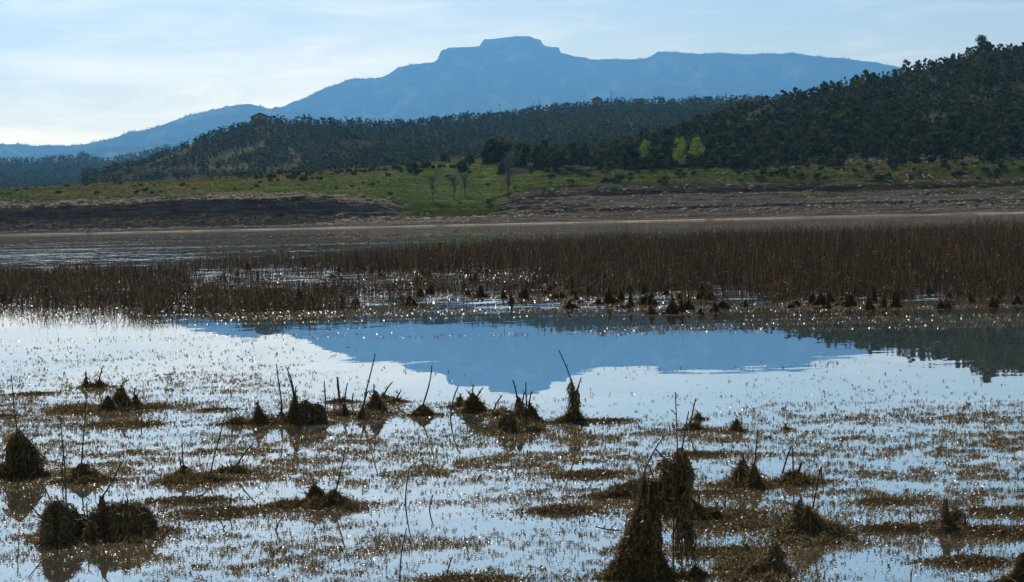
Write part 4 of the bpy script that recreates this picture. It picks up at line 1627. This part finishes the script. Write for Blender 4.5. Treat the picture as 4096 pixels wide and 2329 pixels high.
def heap(cf, peaks, stalks, label, name="algae_mound", cat="algae mound", mat="algae", hair=1.0, curtains=(), seed=None, rough=1.0):
    """peaks: (x_apex, y_apex, x_left, x_right, y_base, power) in crop pixels; stalks: lists of crop points, base first"""
    seed = seed if seed is not None else int(peaks[0][0] * 7 + peaks[0][1])
    R = np.random.default_rng(seed)
    pk3, Ys = [], []
    for (xa, ya, xl, xr, yb, pw) in peaks:
        g = G(*cf(xa, yb))
        px = g[1] / FPX
        sc = 1 / 1.567 if cf is not cZ else 1 / 1.846
        rl, rr = max((xa - xl) * sc * px, .015), max((xr - xa) * sc * px, .015)
        ry = .42 * (rl + rr)
        Yc = g[1] + ry * .75
        p = P(*cf(xa, ya), Yc)
        k = Yc / g[1]
        if pw >= .9 and mat != "mat" and p[2] > .15:
            pw = pw * 1.3
        pk3.append([p[0], Yc, max(p[2], .03), rl * k * .98, rr * k * .98, ry * .9, pw])
        Ys.append(Yc)
    base = np.array([np.mean([p[0] for p in pk3]), np.mean(Ys), 0])
    loc_pk = [[p[0] - base[0], p[1] - base[1]] + p[2:] for p in pk3]
    if len(loc_pk) > 1 and mat != "mat":
        xa_ = min(p[0] - p[3] for p in loc_pk)
        xb_ = max(p[0] + p[4] for p in loc_pk)
        ym_ = float(np.mean([p[1] for p in loc_pk]))
        ry_ = max(max(abs(p[1] - ym_) for p in loc_pk) * 1.25, .35 * float(np.mean([p[5] for p in loc_pk])))
        loc_pk.append([(xa_ + xb_) / 2, ym_, .055, (xb_ - xa_) * .5, (xb_ - xa_) * .5, ry_, -2.0])
    wpx = max(p[3] for p in peaks) - min(p[2] for p in peaks)
    ngrid = int(np.clip(wpx / 5, 22, 110))
    Gd = tent_grid(loc_pk, ngrid, seed % 97, rough=rough * (2.0 if mat == "mat" else 1.1))
    root = empty(name, base)
    tag(root, label, cat)
    mb = MB()
    if mat == "mat":
        for p in loc_pk:
            area = (p[3] + p[4]) * p[5] * 1.6
            n_ = int(np.clip(area * 5200 * (22 / base[1]) ** 1.3, 300, 5200))
            a_, r_ = R.random(n_) * 6.283, np.sqrt(R.random(n_)) * 1.55
            q = np.stack([p[0] + np.cos(a_) * r_ * np.where(np.cos(a_) < 0, p[3], p[4]), p[1] + np.sin(a_) * r_ * p[5], np.zeros(n_)], -1)
            kx = 2.6 / (p[3] + p[4])
            nz = fbm(q[:, 0] * kx * 1.6 + seed, q[:, 1] * kx * 4 + 3, 4, seed % 50)
            ok = R.random(n_) < 1 - sstep(.45, 1.25, r_ + (nz - .5) * 2.6)
            q, r_, nz = q[ok], r_[ok], nz[ok]
            q[:, 2] = p[2] * np.clip(1.05 - r_ ** 1.5, 0, 1) * (.35 + 1.2 * np.clip(nz - .2, 0, 1)) * R.random(len(q)) ** .4 + .004
            D = norm(R.normal(size=q.shape) * np.array([1, 1, .8]) + np.array([0, 0, .35]))
            ls = .03 * (base[1] / 22) ** .6
            v, f = leaf_tris(q, D, ls * R.uniform(.6, 1.7, len(q)), ls * R.uniform(.2, .45, len(q)), R)
            mb.add(v, [f])
    else:
        mb.add(Gd.reshape(-1, 3), [grid_faces(*Gd.shape[:2])])
    hpx = max(p[4] - p[1] for p in peaks)
    cnt = int(np.clip(wpx * (hpx + 14) / 11, 250, 9000) * hair)
    if mat != "mat":
        fuzz(mb, Gd, cnt, .042 * (base[1] / 22) ** .6, R, up=.1)
    # loose bits trailing off over the water round its foot
    nsk = int(np.clip(wpx * 7, 400, 4200))
    j = R.integers(0, len(loc_pk), nsk)
    pa = np.array([p_[:6] for p_ in loc_pk])[j]
    a = R.random(nsk) * 6.283
    rr_ = 0.75 + np.abs(R.normal(size=nsk)) * .5
    q = np.stack([pa[:, 0] + np.cos(a) * (rr_ ** 1.6) * np.where(np.cos(a) < 0, pa[:, 3], pa[:, 4]), pa[:, 1] + np.sin(a) * rr_ ** np.where(np.sin(a) < 0, 2.6, 1.2) * pa[:, 5], np.full(nsk, .004)], -1)
    D = norm(R.normal(size=(nsk, 3)) * np.array([1, 1, .5]) + np.array([0, 0, .3]))
    ls = .03 * (base[1] / 22) ** .6
    v, f = leaf_tris(q, D, ls * R.uniform(.5, 1.5, nsk), ls * R.uniform(.15, .35, nsk), R)
    if mat == "mat":
        mb.add(v, [f])
    else:
        MB().add(v, [f]).build("algae_skirt", M["mat"], root)["kind"] = "stuff"
    # strands running down from the peaks
    for p in loc_pk:
        if p[2] < .12 or mat == "mat":
            continue
        for j in range(16):
            a = R.random() * 6.28
            r_ = np.where(math.cos(a) < 0, p[3], p[4])
            ts = np.linspace(.05, .95, 6)
            hh = p[2] * (np.clip(1 - ts, 0, 1) ** p[6] if p[6] > 0 else 1 - ts ** (-p[6])) + .012
            q = np.stack([p[0] + math.cos(a) * r_ * ts, p[1] + math.sin(a) * p[5] * ts, hh], -1)
            mb.add(*tube(q + R.normal(size=q.shape) * .008, .006, .003, 3))
    mb.build("algae_drape", M[mat], root)
    Yf = float(np.mean(Ys))
    for st in stalks:
        Yd = Yf
        if len(st) and isinstance(st[0], (int, float)):
            Yd, st = st[0], st[1]
        q = stalk_pts(cf, st, Yd - (.16 if cf is cZ else .0)) - base
        q = smooth_line(q, 9)
        r = Yd / FPX * 3.7
        m2 = MB()
        m2.add(*tube(q, r, r * .6, 6))
        for j in range(2):
            i = int(R.integers(3, 8))
            m2.add(*tube(np.array([q[i], q[i] + np.array([R.normal() * .03, R.normal() * .03, .05])]), r * .5, r * .25, 4))
        m2.build("stalk", M["stalk"], root)
    for (top, bot, nstr, dens) in curtains:
        cm = MB()
        A = smooth_line(stalk_pts(cf, top, Yf), 24) - base
        Bq = smooth_line(stalk_pts(cf, bot, Yf), 24) - base
        if len(top) > 1:
            cm.add(*tube(A, .012, .009, 5))
        for j in range(nstr):
            s = R.random() * 22.99
            i = int(s)
            w = s - i
            a = A[i] * (1 - w) + A[i + 1] * w + np.array([0, R.normal() * .05, 0])
            b = Bq[i] * (1 - w) + Bq[i + 1] * w + np.array([R.normal() * .03, R.normal() * .12, 0])
            b = a + (b - a) * R.uniform(.45, 1.05)
            b[2] = max(b[2], -.02)
            q = smooth_line([a, (a + b) / 2 + R.normal(size=3) * .03, b], 7)
            q[1:-1] += R.normal(size=(5, 3)) * .01
            cm.add(*tube(q, .006, .003, 3))
            m = dens
            ss = R.random(m)
            C = q[np.minimum((ss * 6).astype(int), 5)] + (q[np.minimum((ss * 6).astype(int) + 1, 6)] - q[np.minimum((ss * 6).astype(int), 5)]) * R.random((m, 1))
            D = norm(R.normal(size=(m, 3)) * .8 + np.array([0, 0, -.8]))
            v, f = leaf_tris(C, D, R.uniform(.025, .06, m), R.uniform(.006, .012, m), R)
            cm.add(v, [f])
        cm.build("algae_net", M["algae"], root)
    return root


# ---- left third of the pool
heap(cL, [(537, 170, 512, 562, 235, 1.2), (620, 190, 575, 672, 237, 1.3), (575, 225, 520, 660, 238, .8)], [[(537, 190), (538, 130)], [(618, 200), (630, 150), (648, 97)], [(540, 175), (562, 184)]],
     "small twin-peaked algae mound, farthest out in the clear pool, one stick slanting")
heap(cL, [(678, 288, 600, 742, 388, .9), (768, 228, 690, 815, 375, .85), (848, 285, 785, 905, 372, 1.0), (700, 365, 315, 880, 392, .9), (965, 345, 890, 1040, 362, .8)],
     [[(760, 240), (765, 210), (790, 192), (805, 188)], [(846, 300), (840, 265), (847, 237)], [(858, 310), (860, 272)], [(475, 355), (500, 315)]],
     "three-peaked dark mound with a hooked twig at the top and a long flat algae skirt")
heap(cL, [(730, 446, 535, 930, 480, -2.5), (860, 452, 780, 930, 478, -2)], [[(884, 455), (885, 408)]], "long brown algae mat just in front of the three-peaked mound", "algae_mat", "algae mat", "mat")
heap(cL, [(112, 510, 5, 225, 795, 1.25), (40, 700, -60, 130, 800, 1.0), (190, 705, 110, 300, 800, 1.0), (100, 690, 10, 200, 800, -2)],
     [[(128, 700), (118, 560), (92, 430), (85, 300), (70, 158)], [(125, 690), (122, 560), (140, 532)], [(130, 600), (160, 580), (210, 555)], [(140, 530), (190, 580), (240, 640)]],
     "tall net-draped mound with the tallest stick, holding a broken piece of log", curtains=[(((140, 535), (190, 585), (245, 645)), ((150, 790), (220, 795), (290, 795)), 70, 14), (((60, 560), (110, 510), (140, 540)), ((10, 790), (90, 800), (170, 800)), 90, 14)])
heap(cL, [(505, 718, 408, 655, 828, .75), (540, 790, 380, 660, 838, .8)], [[(508, 760), (515, 640), (530, 480), (538, 333)], [(505, 760), (540, 715), (562, 700)], [(390, 850), (388, 760), (395, 660)]],
     "low brown mound with one long straight stick, behind the biggest heap")
heap(cL, [(345, 962, 255, 455, 1215, -5.5), (415, 975, 325, 525, 1205, -3.6), (640, 918, 580, 720, 1180, .8), (690, 965, 520, 880, 1185, -3.6), (830, 975, 660, 975, 1165, -4.2), (562, 1072, 500, 640, 1212, .9), (285, 1068, 212, 330, 1170, .8), (940, 1085, 820, 1110, 1150, .9), (500, 1040, 400, 640, 1190, -2.5), (600, 1185, 230, 900, 1222, -2)],
     [[(415, 990), (412, 800), (395, 600), (375, 415)], [(635, 930), (690, 850), (730, 780), (760, 700)], [(330, 975), (300, 900), (255, 835)], [(283, 1075), (220, 1010), (160, 940)], [(556, 1090), (545, 1020), (543, 962)], [(775, 985), (805, 940)], [(372, 975), (360, 945)], [(900, 1020), (960, 1045), (1010, 1060)]],
     "biggest heap of draped algae, double-humped and hairy, mirrored in the water before it")
heap(cL, [(1152, 730, 1080, 1240, 820, .8), (1180, 790, 1010, 1445, 838, .9), (1315, 768, 1250, 1400, 828, .9)], [[(1150, 745), (1143, 650), (1140, 545)], [(1145, 740), (1125, 715), (1138, 690)], [(1308, 840), (1335, 690), (1375, 560), (1405, 430)]],
     "flat-backed mound carrying one upright and one slanting stick, twigs mirrored below it")
heap(cL, [(1475, 725, 1350, 1570, 778, .9), (1390, 745, 1340, 1450, 778, .9)], [[(1475, 735), (1530, 650), (1595, 575)]], "small mound with a single stick slanting steeply away, behind the flat-backed one")
heap(cL, [(1150, 925, 960, 1360, 965, -2.2), (1250, 920, 1130, 1350, 958, -2)], [[(1265, 915), (1290, 890)]], "olive algae mat floating directly in front of the flat-backed mound", "algae_mat", "algae mat", "mat")
heap(cL, [(1360, 992, 1130, 1620, 1048, -2), (1440, 965, 1415, 1470, 1010, .8)], [[(1440, 980), (1445, 940), (1452, 900)]], "long algae mat with a small dark knob and twig at its middle", "algae_mat", "algae mat", "mat")
heap(cL, [(1618, 345, 1560, 1700, 470, 1.25), (1480, 438, 1418, 1590, 470, -2.2), (1700, 440, 1600, 1790, 468, .9)], [[(1617, 370), (1620, 322)], [(1612, 370), (1613, 330)], [(1515, 435), (1468, 378)]],
     "pointed dark cone with two short twigs on its tip and a low tail of algae")
heap(cL, [(1765, 395, 1720, 1800, 452, .9)], [[(1768, 400), (1765, 320), (1745, 200), (1733, 88)], [(1762, 400), (1760, 350)]], "low little mound with a very long thin bent stick between two larger peaks")
heap(cL, [(1845, 272, 1790, 1920, 465, 1.1), (1900, 440, 1795, 2050, 468, .9), (2015, 425, 1960, 2058, 466, .9)],
     [[(1847, 300), (1830, 190), (1805, 130), (1790, 100)], [(1843, 300), (1825, 210), (1803, 145)], [(1850, 300), (1853, 232)], [(1915, 455), (1918, 380), (1920, 308)]],
     "tall peak with a net of algae slung over an arched twig beside it", curtains=[(((1860, 350), (1920, 308), (1945, 345), (1985, 335), (2030, 355), (2040, 400)), ((1880, 460), (1925, 460), (1950, 465), (1985, 465), (2025, 465), (2045, 460)), 120, 16)])
heap(cL, [(1965, 845, 1900, 2060, 975, .8), (2090, 880, 2010, 2190, 985, .8), (1990, 930, 1850, 2260, 992, -1.6), (1800, 960, 1680, 1950, 992, .9)], [[(2103, 900), (2125, 800), (2150, 700), (2165, 610)]],
     "double-topped brown mound with a long stick leaning towards the big draped post")
heap(cL, [(20, 403, -40, 92, 422, -2)], [], "small algae mat at the picture edge behind the tall net-draped mound", "algae_mat", "algae mat", "mat")
heap(cL, [(195, 255, 115, 275, 282, -2)], [], "thin yellowish algae mat by itself in the clear pool", "algae_mat", "algae mat", "mat")
heap(cL, [(1340, 362, 1270, 1420, 382, -1.6)], [], "faint brown algae mat between the three-peaked mound and the dark cone", "algae_mat", "algae mat", "mat")
# broken log held on the tall mound
b = P(*cL(65, 545), float(G(*cL(100, 795))[1]) + .1)
t = empty("broken_log", b)
tag(t, "short broken piece of pale log resting high on the tall net-draped mound", "log")
MB().add(*tube(np.array([(-.085, 0, -.055), (-.02, .01, -.005), (.085, .03, .05)]), .034, .038, 9)).build("trunk", M["logwood"], t)

# ---- middle third
heap(cC, [(18, 338, -25, 55, 415, 1.1), (-40, 385, -95, 80, 408, -2)], [[(15, 370), (22, 290), (37, 207)]], "narrow little cone with one upright stick, between the netted peak and a bigger mound")
heap(cC, [(130, 350, 90, 168, 437, 1.1), (216, 262, 138, 290, 402, .75), (245, 370, 180, 300, 402, .8)], [[(130, 400), (150, 270), (185, 140), (212, 22)], [(128, 370), (160, 270), (170, 240), (182, 285)], [(203, 290), (203, 212)]],
     "sharp brown mound with the longest whip-like stick beside its front spike")
heap(cC, [(-5, 298, -60, 60, 330, .8)], [[(-10, 310), (-25, 240), (-28, 168)]], "low algae clump with a bent twig behind the narrow little cone")
heap(cC, [(264, 268, 244, 288, 302, .9)], [[(262, 285), (290, 235), (320, 200)]], "tiny dark knob with a slanting twig behind the sharp brown mound")
heap(cC, [(335, 300, 290, 385, 328, .8)], [[(345, 305), (370, 258)]], "tiny flat clump with a short twig beyond the tiny dark knob", rough=.7)
heap(cC, [(508, 345, 440, 585, 415, .85)], [[(508, 355), (535, 270), (560, 180), (567, 95)]], "neat dome-like mound with one long stick curving upward alone")
heap(cC, [(742, 292, 700, 785, 358, 1.0), (740, 335, 680, 790, 360, .8)], [[(742, 300), (744, 275)]], "small dark cone nestling just behind the umbrella-shaped mound")
heap(cC, [(820, 268, 752, 892, 395, .7), (870, 325, 820, 895, 392, -2)], [[(820, 290), (822, 250), (828, 218)], [(838, 310), (860, 275), (886, 238)], [(815, 285), (790, 263)]], "umbrella-shaped mound with three thin twigs spreading from its tip")
heap(cC, [(957, 380, 895, 1000, 415, .8), (1010, 352, 985, 1045, 395, .9)], [[(955, 385), (970, 335), (1008, 283)]], "low pair of clumps with one arching thin twig, by the four-peaked mound")
heap(cC, [(1105, 295, 1068, 1200, 468, .7), (1050, 388, 980, 1110, 512, -2.6), (1178, 338, 1150, 1250, 462, .8), (1208, 465, 1145, 1258, 515, .8), (1050, 480, 855, 1250, 518, -1.6)],
     [[(1100, 300), (1090, 240), (1072, 188)], [(1135, 330), (1145, 265)], [(1160, 350), (1156, 270), (1155, 203)], [(1175, 345), (1190, 256)], [(850, 470), (800, 450), (755, 432)]],
     "four-peaked dark mound with four short sticks, standing under the mirrored peak")
heap(cC, [(1450, 330, 1385, 1530, 455, 1.0), (1440, 410, 1330, 1560, 458, .8), (1500, 420, 1440, 1560, 455, .7)],
     [[(1458, 440), (1462, 280), (1440, 180), (1400, 80), (1362, 2)], [(1460, 330), (1480, 240), (1504, 172)]],
     "slender mound with a forked stick and stringy algae dripping from it", curtains=[(((1440, 180), (1462, 270), (1485, 235)), ((1410, 380), (1450, 430), (1500, 400)), 60, 12)])
heap(cC, [(1540, 748, 1370, 1740, 800, -2), (1620, 742, 1500, 1720, 790, -2)], [], "brown algae mat alone in the water, between the slender mound and the big draped post", "algae_mat", "algae mat", "mat")
heap(cC, [(1380, 960, 1195, 1590, 1030, -2), (1330, 955, 1250, 1420, 1015, .8)], [], "brown algae mat nearest before the big draped post's slanting branch", "algae_mat", "algae mat", "mat")
heap(cC, [(1860, 815, 1640, 1960, 925, .8), (1720, 885, 1570, 1880, 935, -1.6)], [], "brown algae bank sloping up to the branch of the big draped post")
heap(cC, [(780, 1420, 580, 1000, 1475, -2)], [], "brown algae mat cut by the lower picture edge", "algae_mat", "algae mat", "mat")
heap(cC, [(1660, 435, 1560, 1770, 452, -2)], [], "thin golden algae mat trailing beside the slender forked-stick mound", "algae_mat", "algae mat", "mat")
heap(cC, [(40, 960, -60, 110, 1005, -1.5)], [], "spread of algae joined to the double-topped mound's edge", "algae_mat", "algae mat", "mat")

# ---- the big draped post
heap(cZ, [(280, 1060, 150, 520, 1440, -2.2), (240, 1240, 75, 470, 1445, .6), (420, 1230, 250, 560, 1445, -2.0), (740, 1340, 680, 800, 1425, .9)],
     [[(582, 1420), (570, 1200), (578, 950), (610, 700), (614, 450), (600, 280), (593, 52)], [(640, 500), (665, 330), (692, 194)],
      [(345, 860), (345, 650), (392, 585), (432, 480), (490, 400), (542, 345)], [(445, 470), (510, 545), (585, 600)], [(430, 680), (400, 590)], [(540, 1380), (490, 1200), (400, 1020), (340, 830)], [(180, 1072), (90, 1070), (0, 1045)]],
     "tallest draped post, a thick stick hung with heavy curtains of dark algae",
     curtains=[(((340, 665), (400, 700), (470, 690), (530, 625), (590, 585)), ((330, 960), (400, 990), (470, 985), (530, 970), (600, 960)), 380, 20),
               (((590, 570), (615, 480), (640, 460), (662, 500), (685, 620)), ((590, 850), (615, 830), (650, 820), (670, 800), (690, 760)), 170, 18),
               (((505, 550), (525, 575), (580, 590)), ((510, 610), (540, 660), (580, 700)), 50, 16),
               (((590, 780), (630, 800), (680, 790)), ((600, 1000), (640, 990), (690, 975)), 80, 16),
               (((330, 880), (370, 930), (420, 960), (470, 980)), ((180, 1250), (280, 1280), (380, 1290), (470, 1290)), 240, 18),
               (((600, 1000), (660, 990), (720, 1010)), ((610, 1420), (690, 1420), (770, 1420)), 36, 12)], seed=991)
heap(cZ, [(705, 840, 640, 860, 995, .8), (830, 915, 700, 1010, 998, -1.6)], [[(770, 900), (770, 815)], [(890, 920), (910, 865)], [(705, 860), (716, 738)]], "brown mound just beyond the big draped post with three short twigs")
heap(cZ, [(760, 485, 640, 900, 525, -1.6)], [], "brown algae mat behind the tip of the big draped post", "algae_mat", "algae mat", "mat")

# ---- right third
heap(cR, [(60, 452, 2, 132, 508, .85)], [[(45, 480), (60, 390), (80, 304)]], "small mound with one slanting stick, above its own sharp reflection")
heap(cR, [(95, 392, 74, 122, 437, .9)], [[(93, 400), (92, 385)]], "tiny cone behind the small mound with the slanting stick")
heap(cR, [(338, 442, 292, 375, 512, 1.1)], [[(338, 470), (336, 432)], [(340, 460), (346, 448)]], "tiny open-legged tuft alone on a thin line of algae")
heap(cR, [(643, 480, 632, 662, 502, .8)], [[(641, 495), (648, 460)]], "tiniest twig stub, last on the thin line of algae")
heap(cR, [(375, 695, 282, 455, 850, .8), (447, 708, 390, 500, 868, 1.1), (400, 810, 240, 560, 862, .9)], [[(450, 730), (458, 620), (467, 512)], [(380, 710), (374, 662)], [(378, 705), (385, 685)]],
     "steep two-peaked mound with one stout upright stick and a round dark reflection")
heap(cR, [(690, 762, 620, 790, 835, -2.4), (720, 790, 560, 870, 845, .8)], [[(622, 775), (650, 680), (684, 595)], [(692, 790), (690, 700), (686, 605)], [(718, 770), (742, 702)], [(722, 775), (745, 712)]],
     "low rounded mound with two long sticks meeting at their tips")
heap(cR, [(725, 948, 650, 880, 1170, .75), (800, 1020, 640, 960, 1185, .7), (820, 1075, 580, 1070, 1190, .62), (650, 1030, 480, 760, 1075, .8), (725, 1000, 690, 770, 1150, 1)],
     [[(805, 1040), (830, 900), (850, 800), (864, 728)], [(864, 730), (870, 800), (882, 890)], [(690, 1010), (722, 945)]],
     "broad pyramid-shaped mound with a stick snapped over at the top")
heap(cR, [(592, 1218, 470, 630, 1410, .75), (560, 1285, 330, 655, 1420, .65), (480, 1355, 225, 670, 1428, .65), (395, 1220, 350, 450, 1300, .8)], [[(590, 1225), (628, 1208)]],
     "fin-shaped mound leaning to a sharp tip, in front of the broad pyramid", curtains=[(((560, 1250), (590, 1222), (600, 1240)), ((540, 1360), (580, 1360), (600, 1340)), 60, 14)])
heap(cR, [(300, 1090, 60, 480, 1130, -1.5)], [], "ragged brown algae mat between the draped post and the broad pyramid", "algae_mat", "algae mat", "mat")
heap(cR, [(300, 1250, 60, 480, 1290, -1.4)], [], "ragged algae mat around the small peak behind the fin-shaped mound", "algae_mat", "algae mat", "mat")
heap(cR, [(200, 990, 20, 420, 1045, -1.8)], [[(200, 1000), (220, 955)], [(262, 985), (266, 932)], [(98, 985), (100, 905)]], "brown algae mat with three twig stubs beyond the big draped post", "algae_mat", "algae mat", "mat")
heap(cR, [(1640, 930, 1605, 1700, 1150, 1.1), (1660, 1060, 1590, 1740, 1155, .8), (1715, 1000, 1695, 1735, 1080, .9)], [[(1645, 1100), (1648, 1000), (1634, 922)], [(1655, 1060), (1690, 1005), (1726, 990)], [(1770, 1090), (1772, 1035)]],
     "lone forked stump-like spike with a drooping arm, rising from a long algae bank", curtains=[(((1670, 1020), (1700, 1000), (1726, 992)), ((1660, 1120), (1690, 1100), (1722, 1060)), 45, 12)])
heap(cR, [(1330, 1068, 1140, 1560, 1148, -2.2), (1290, 1070, 1200, 1420, 1140, -2)], [[(1425, 1085), (1430, 1015)]], "long low algae bank leading up to the lone forked spike", "algae_mat", "algae mat", "mat")
heap(cR, [(1900, 1085, 1700, 2160, 1165, -2), (2060, 1095, 1900, 2200, 1175, -2)], [], "dark low algae bank running off beyond the lone forked spike", "algae_mat", "algae mat", "mat")
heap(cR, [(1815, 1238, 1600, 1990, 1350, .9), (1780, 1290, 1610, 1990, 1355, -1.5)], [], "gently peaked brown algae mat in the glitter below the lone forked spike", "algae_mat", "algae mat", "mat")
heap(cR, [(2140, 1285, 2085, 2240, 1470, -3), (2080, 1410, 1990, 2200, 1470, .8)], [], "tall dark algae mound cut by the lower picture corner")
heap(cR, [(1250, 935, 1155, 1400, 965, -1.6)], [], "small mossy yellow-green algae mat isolated among the glittering bits", "algae_mat", "algae mat", "mat")
heap(cR, [(2080, 975, 1860, 2200, 1030, -1.4)], [], "golden algae mat at the picture edge beyond the dark low bank", "algae_mat", "algae mat", "mat")
heap(cR, [(160, 885, 40, 280, 912, -1.6)], [], "thin yellow algae mat under the steep two-peaked mound's edge", "algae_mat", "algae mat", "mat")


# lone reed stalks standing in the pool
def lone(cf, pts, label):
    Y = float(G(*cf(*pts[0]))[1])
    q = stalk_pts(cf, pts, Y)
    q[0, 2] = -.2
    b = q[0].copy()
    b[2] = 0
    o = MB().add(*tube(smooth_line(q - b, 9), Y / FPX * 3.9, Y / FPX * 2.4, 6)).build("reed_stalk", M["stalk"])
    o.location = b
    tag(o, label, "stick")


lone(cC, [(676, 437), (690, 340), (712, 265), (734, 224)], "dark stick with a thick bent tip standing alone beside the umbrella-shaped mound")
lone(cC, [(355, 1440), (370, 1300), (388, 1190), (408, 1118)], "thick dark stick alone in the water, tallest near the lower edge")
lone(cC, [(640, 1440), (665, 1370), (692, 1300)], "short dark stick leaning, to the side of the thick lone one")
lone(cC, [(393, 960), (405, 850), (425, 742)], "thin stick rising from a small algae patch in mid-pool")
lone(cC, [(543, 1005), (555, 950), (572, 908)], "short thin stick with its crooked reflection in mid-pool")
lone(cL, [(2040, 330), (2038, 270), (2031, 195)], "straight thin stick alone behind the netted peak")
lone(cL, [(2137, 300), (2125, 250), (2117, 170)], "thin bent stick at the end of the golden algae line")
lone(cL, [(1698, 1135), (1740, 1080), (1778, 1042)], "short broken stick floating aslant before the double-topped mound")
lone(cR, [(1425, 1450), (1428, 1410), (1436, 1372)], "short stub of stick low in the glitter below the long algae bank")
lone(cC, [(62, 345), (68, 310), (74, 268)], "thin notched twig between the narrow cone and the sharp mound")

# ------------------------------------------------------------------ floating weeds
R = np.random.default_rng(63)


def weed_density(x, y, u, v):
    n = fbm(x / 2.6, y / 1.25, 4, 110)
    n2 = fbm(x / 7.0 + 5, y / 2.8, 3, 120)
    fade = sstep(1440, 1900, v + (n2 - .5) * 300) + .0
    left = .5 * (1 - sstep(900, 1700, u)) * sstep(1350, 1500, v)
    k = np.clip(fade + left, 0, 1)
    th = .60 - .20 * k
    d = (.34 + .66 * sstep(.40, .62, .55 * n + .45 * n2)) * k * (.3 + .7 * sstep(1420, 1800, v))
    # open lanes of clear water
    for (a, b, ra, rb) in ((2000, 2085, 520, 42), (1250, 1965, 420, 26), (2560, 1640, 420, 60), (2500, 1930, 380, 22), (650, 1985, 420, 30), (3600, 2250, 360, 50), (3000, 1860, 330, 26), (2050, 1800, 500, 20), (3500, 1950, 480, 22), (250, 2260, 300, 60), (1300, 1720, 500, 18), (3400, 1720, 500, 18), (3000, 2130, 260, 18), (3900, 2205, 260, 26)):
        d = d * (1 - .92 * np.exp(-(((u - a) / ra) ** 4 + ((v - b + (n - .5) * 50) / rb) ** 2)))
    return d


n = 1500000
y_ = 14.5 * (66 / 14.5) ** (R.random(n))
x_ = (R.random(n) - .5) * .58 * y_
u_, v_ = proj(x_, y_, np.zeros(n))
wd = weed_density(x_, y_, u_, v_)
grp = (.12 + .88 * sstep(.40, .62, fbm(x_ / .22, y_ / .22, 2, 130))) * (.35 + .65 * sstep(.38, .6, fbm(x_ / .9, y_ / .7, 2, 133)))
ok = R.random(n) < wd * grp * .78 * np.clip(y_ / 30, .45, 1.0)
x_, y_ = x_[ok], y_[ok]
n = len(x_)
NBIT = n
mb = MB()
sz = (.007 + .014 * R.random(n) ** 1.8) * (y_ / 24) ** .55
for k in range(3):
    off = R.normal(size=(n, 3)) * np.array([.015, .015, 0]) + np.array([0, 0, .004])
    C = np.stack([x_, y_, np.zeros(n)], -1) + off
    if k < 2:
        D = norm(np.stack([R.normal(size=n) * .8, R.normal(size=n) * .8, np.abs(R.normal(size=n)) * .8 + .15], -1))
        v, f = leaf_tris(C, D, sz * R.uniform(1.2, 2.6, n), sz * .42, R)
        mb.add(v, [f])
    else:
        Nn = norm(np.stack([R.normal(size=n) * .3, R.normal(size=n) * .3 - .12, np.ones(n)], -1))
        v, f = leaf_quads(C + np.array([0, 0, .006]), Nn, sz * .6, sz * .3, R)
        mb.add(v, [f])
# scum lines before and among the reeds
n = 330000
y2 = 52 * (215 / 52) ** R.random(n)
x2 = (R.random(n) - .5) * .56 * y2
u2, v2 = proj(x2, y2, np.zeros(n))
vfr = vf(u2)
st = fbm(x2 / 9, y2 / 1.1, 4, 140)
st2 = fbm(x2 / 16 + 8, y2 / 2.4, 3, 150)
inb = sstep(vb(u2) + 20, vb(u2) + 60, v2)
front = 1 - sstep(0, 95, v2 - vfr)
d2 = np.where(v2 < vfr + 5, inb * sstep(.40, .58, st * .5 + st2 * .5), sstep(.55, .62, st * .6 + st2 * .4 + .09 * front) * (.25 + .75 * front) * (v2 < vfr + 130))
ok = R.random(n) < d2 * .45
x2, y2 = x2[ok], y2[ok]
n = len(x2)
NBIT2 = n
s2 = (.018 + .022 * R.random(n)) * (y2 / 80) ** .8
C = np.stack([x2, y2, np.full(n, .012)], -1)
Nn = norm(np.stack([R.normal(size=n) * .32, R.normal(size=n) * .32 - .1, np.ones(n)], -1))
v, f = leaf_quads(C, Nn, s2 * 1.0, s2 * .5, R)
mb.add(v, [f])
m_ = R.random(n) < .4
D = norm(np.stack([R.normal(size=m_.sum()) * .9, R.normal(size=m_.sum()) * .9, np.abs(R.normal(size=m_.sum())) * .6 + .1], -1))
v, f = leaf_tris(C[m_], D, s2[m_] * 2.2, s2[m_] * .5, R)
mb.add(v, [f])
tag(mb.build("floating_weeds", M["weed"]), "countless small glinting bits of brown water weed floating on the pool", "water weed", kind="stuff")

# ------------------------------------------------------------------ render settings
SC.render.engine = "CYCLES"
SC.view_settings.view_transform = "Standard"
SC.view_settings.look = "None"
SC.view_settings.exposure = 0
SC.view_settings.gamma = 1
cy = SC.cycles
cy.max_bounces = 6
cy.diffuse_bounces = 2
cy.glossy_bounces = 3
cy.transmission_bounces = 3
cy.transparent_max_bounces = 8
cy.volume_bounces = 0
cy.use_denoising = True
cy.sample_clamp_indirect = 6
cy.sample_clamp_direct = 5
print("COUNTS mid", NMID, "reeds", NREED, "bits", NBIT, NBIT2)
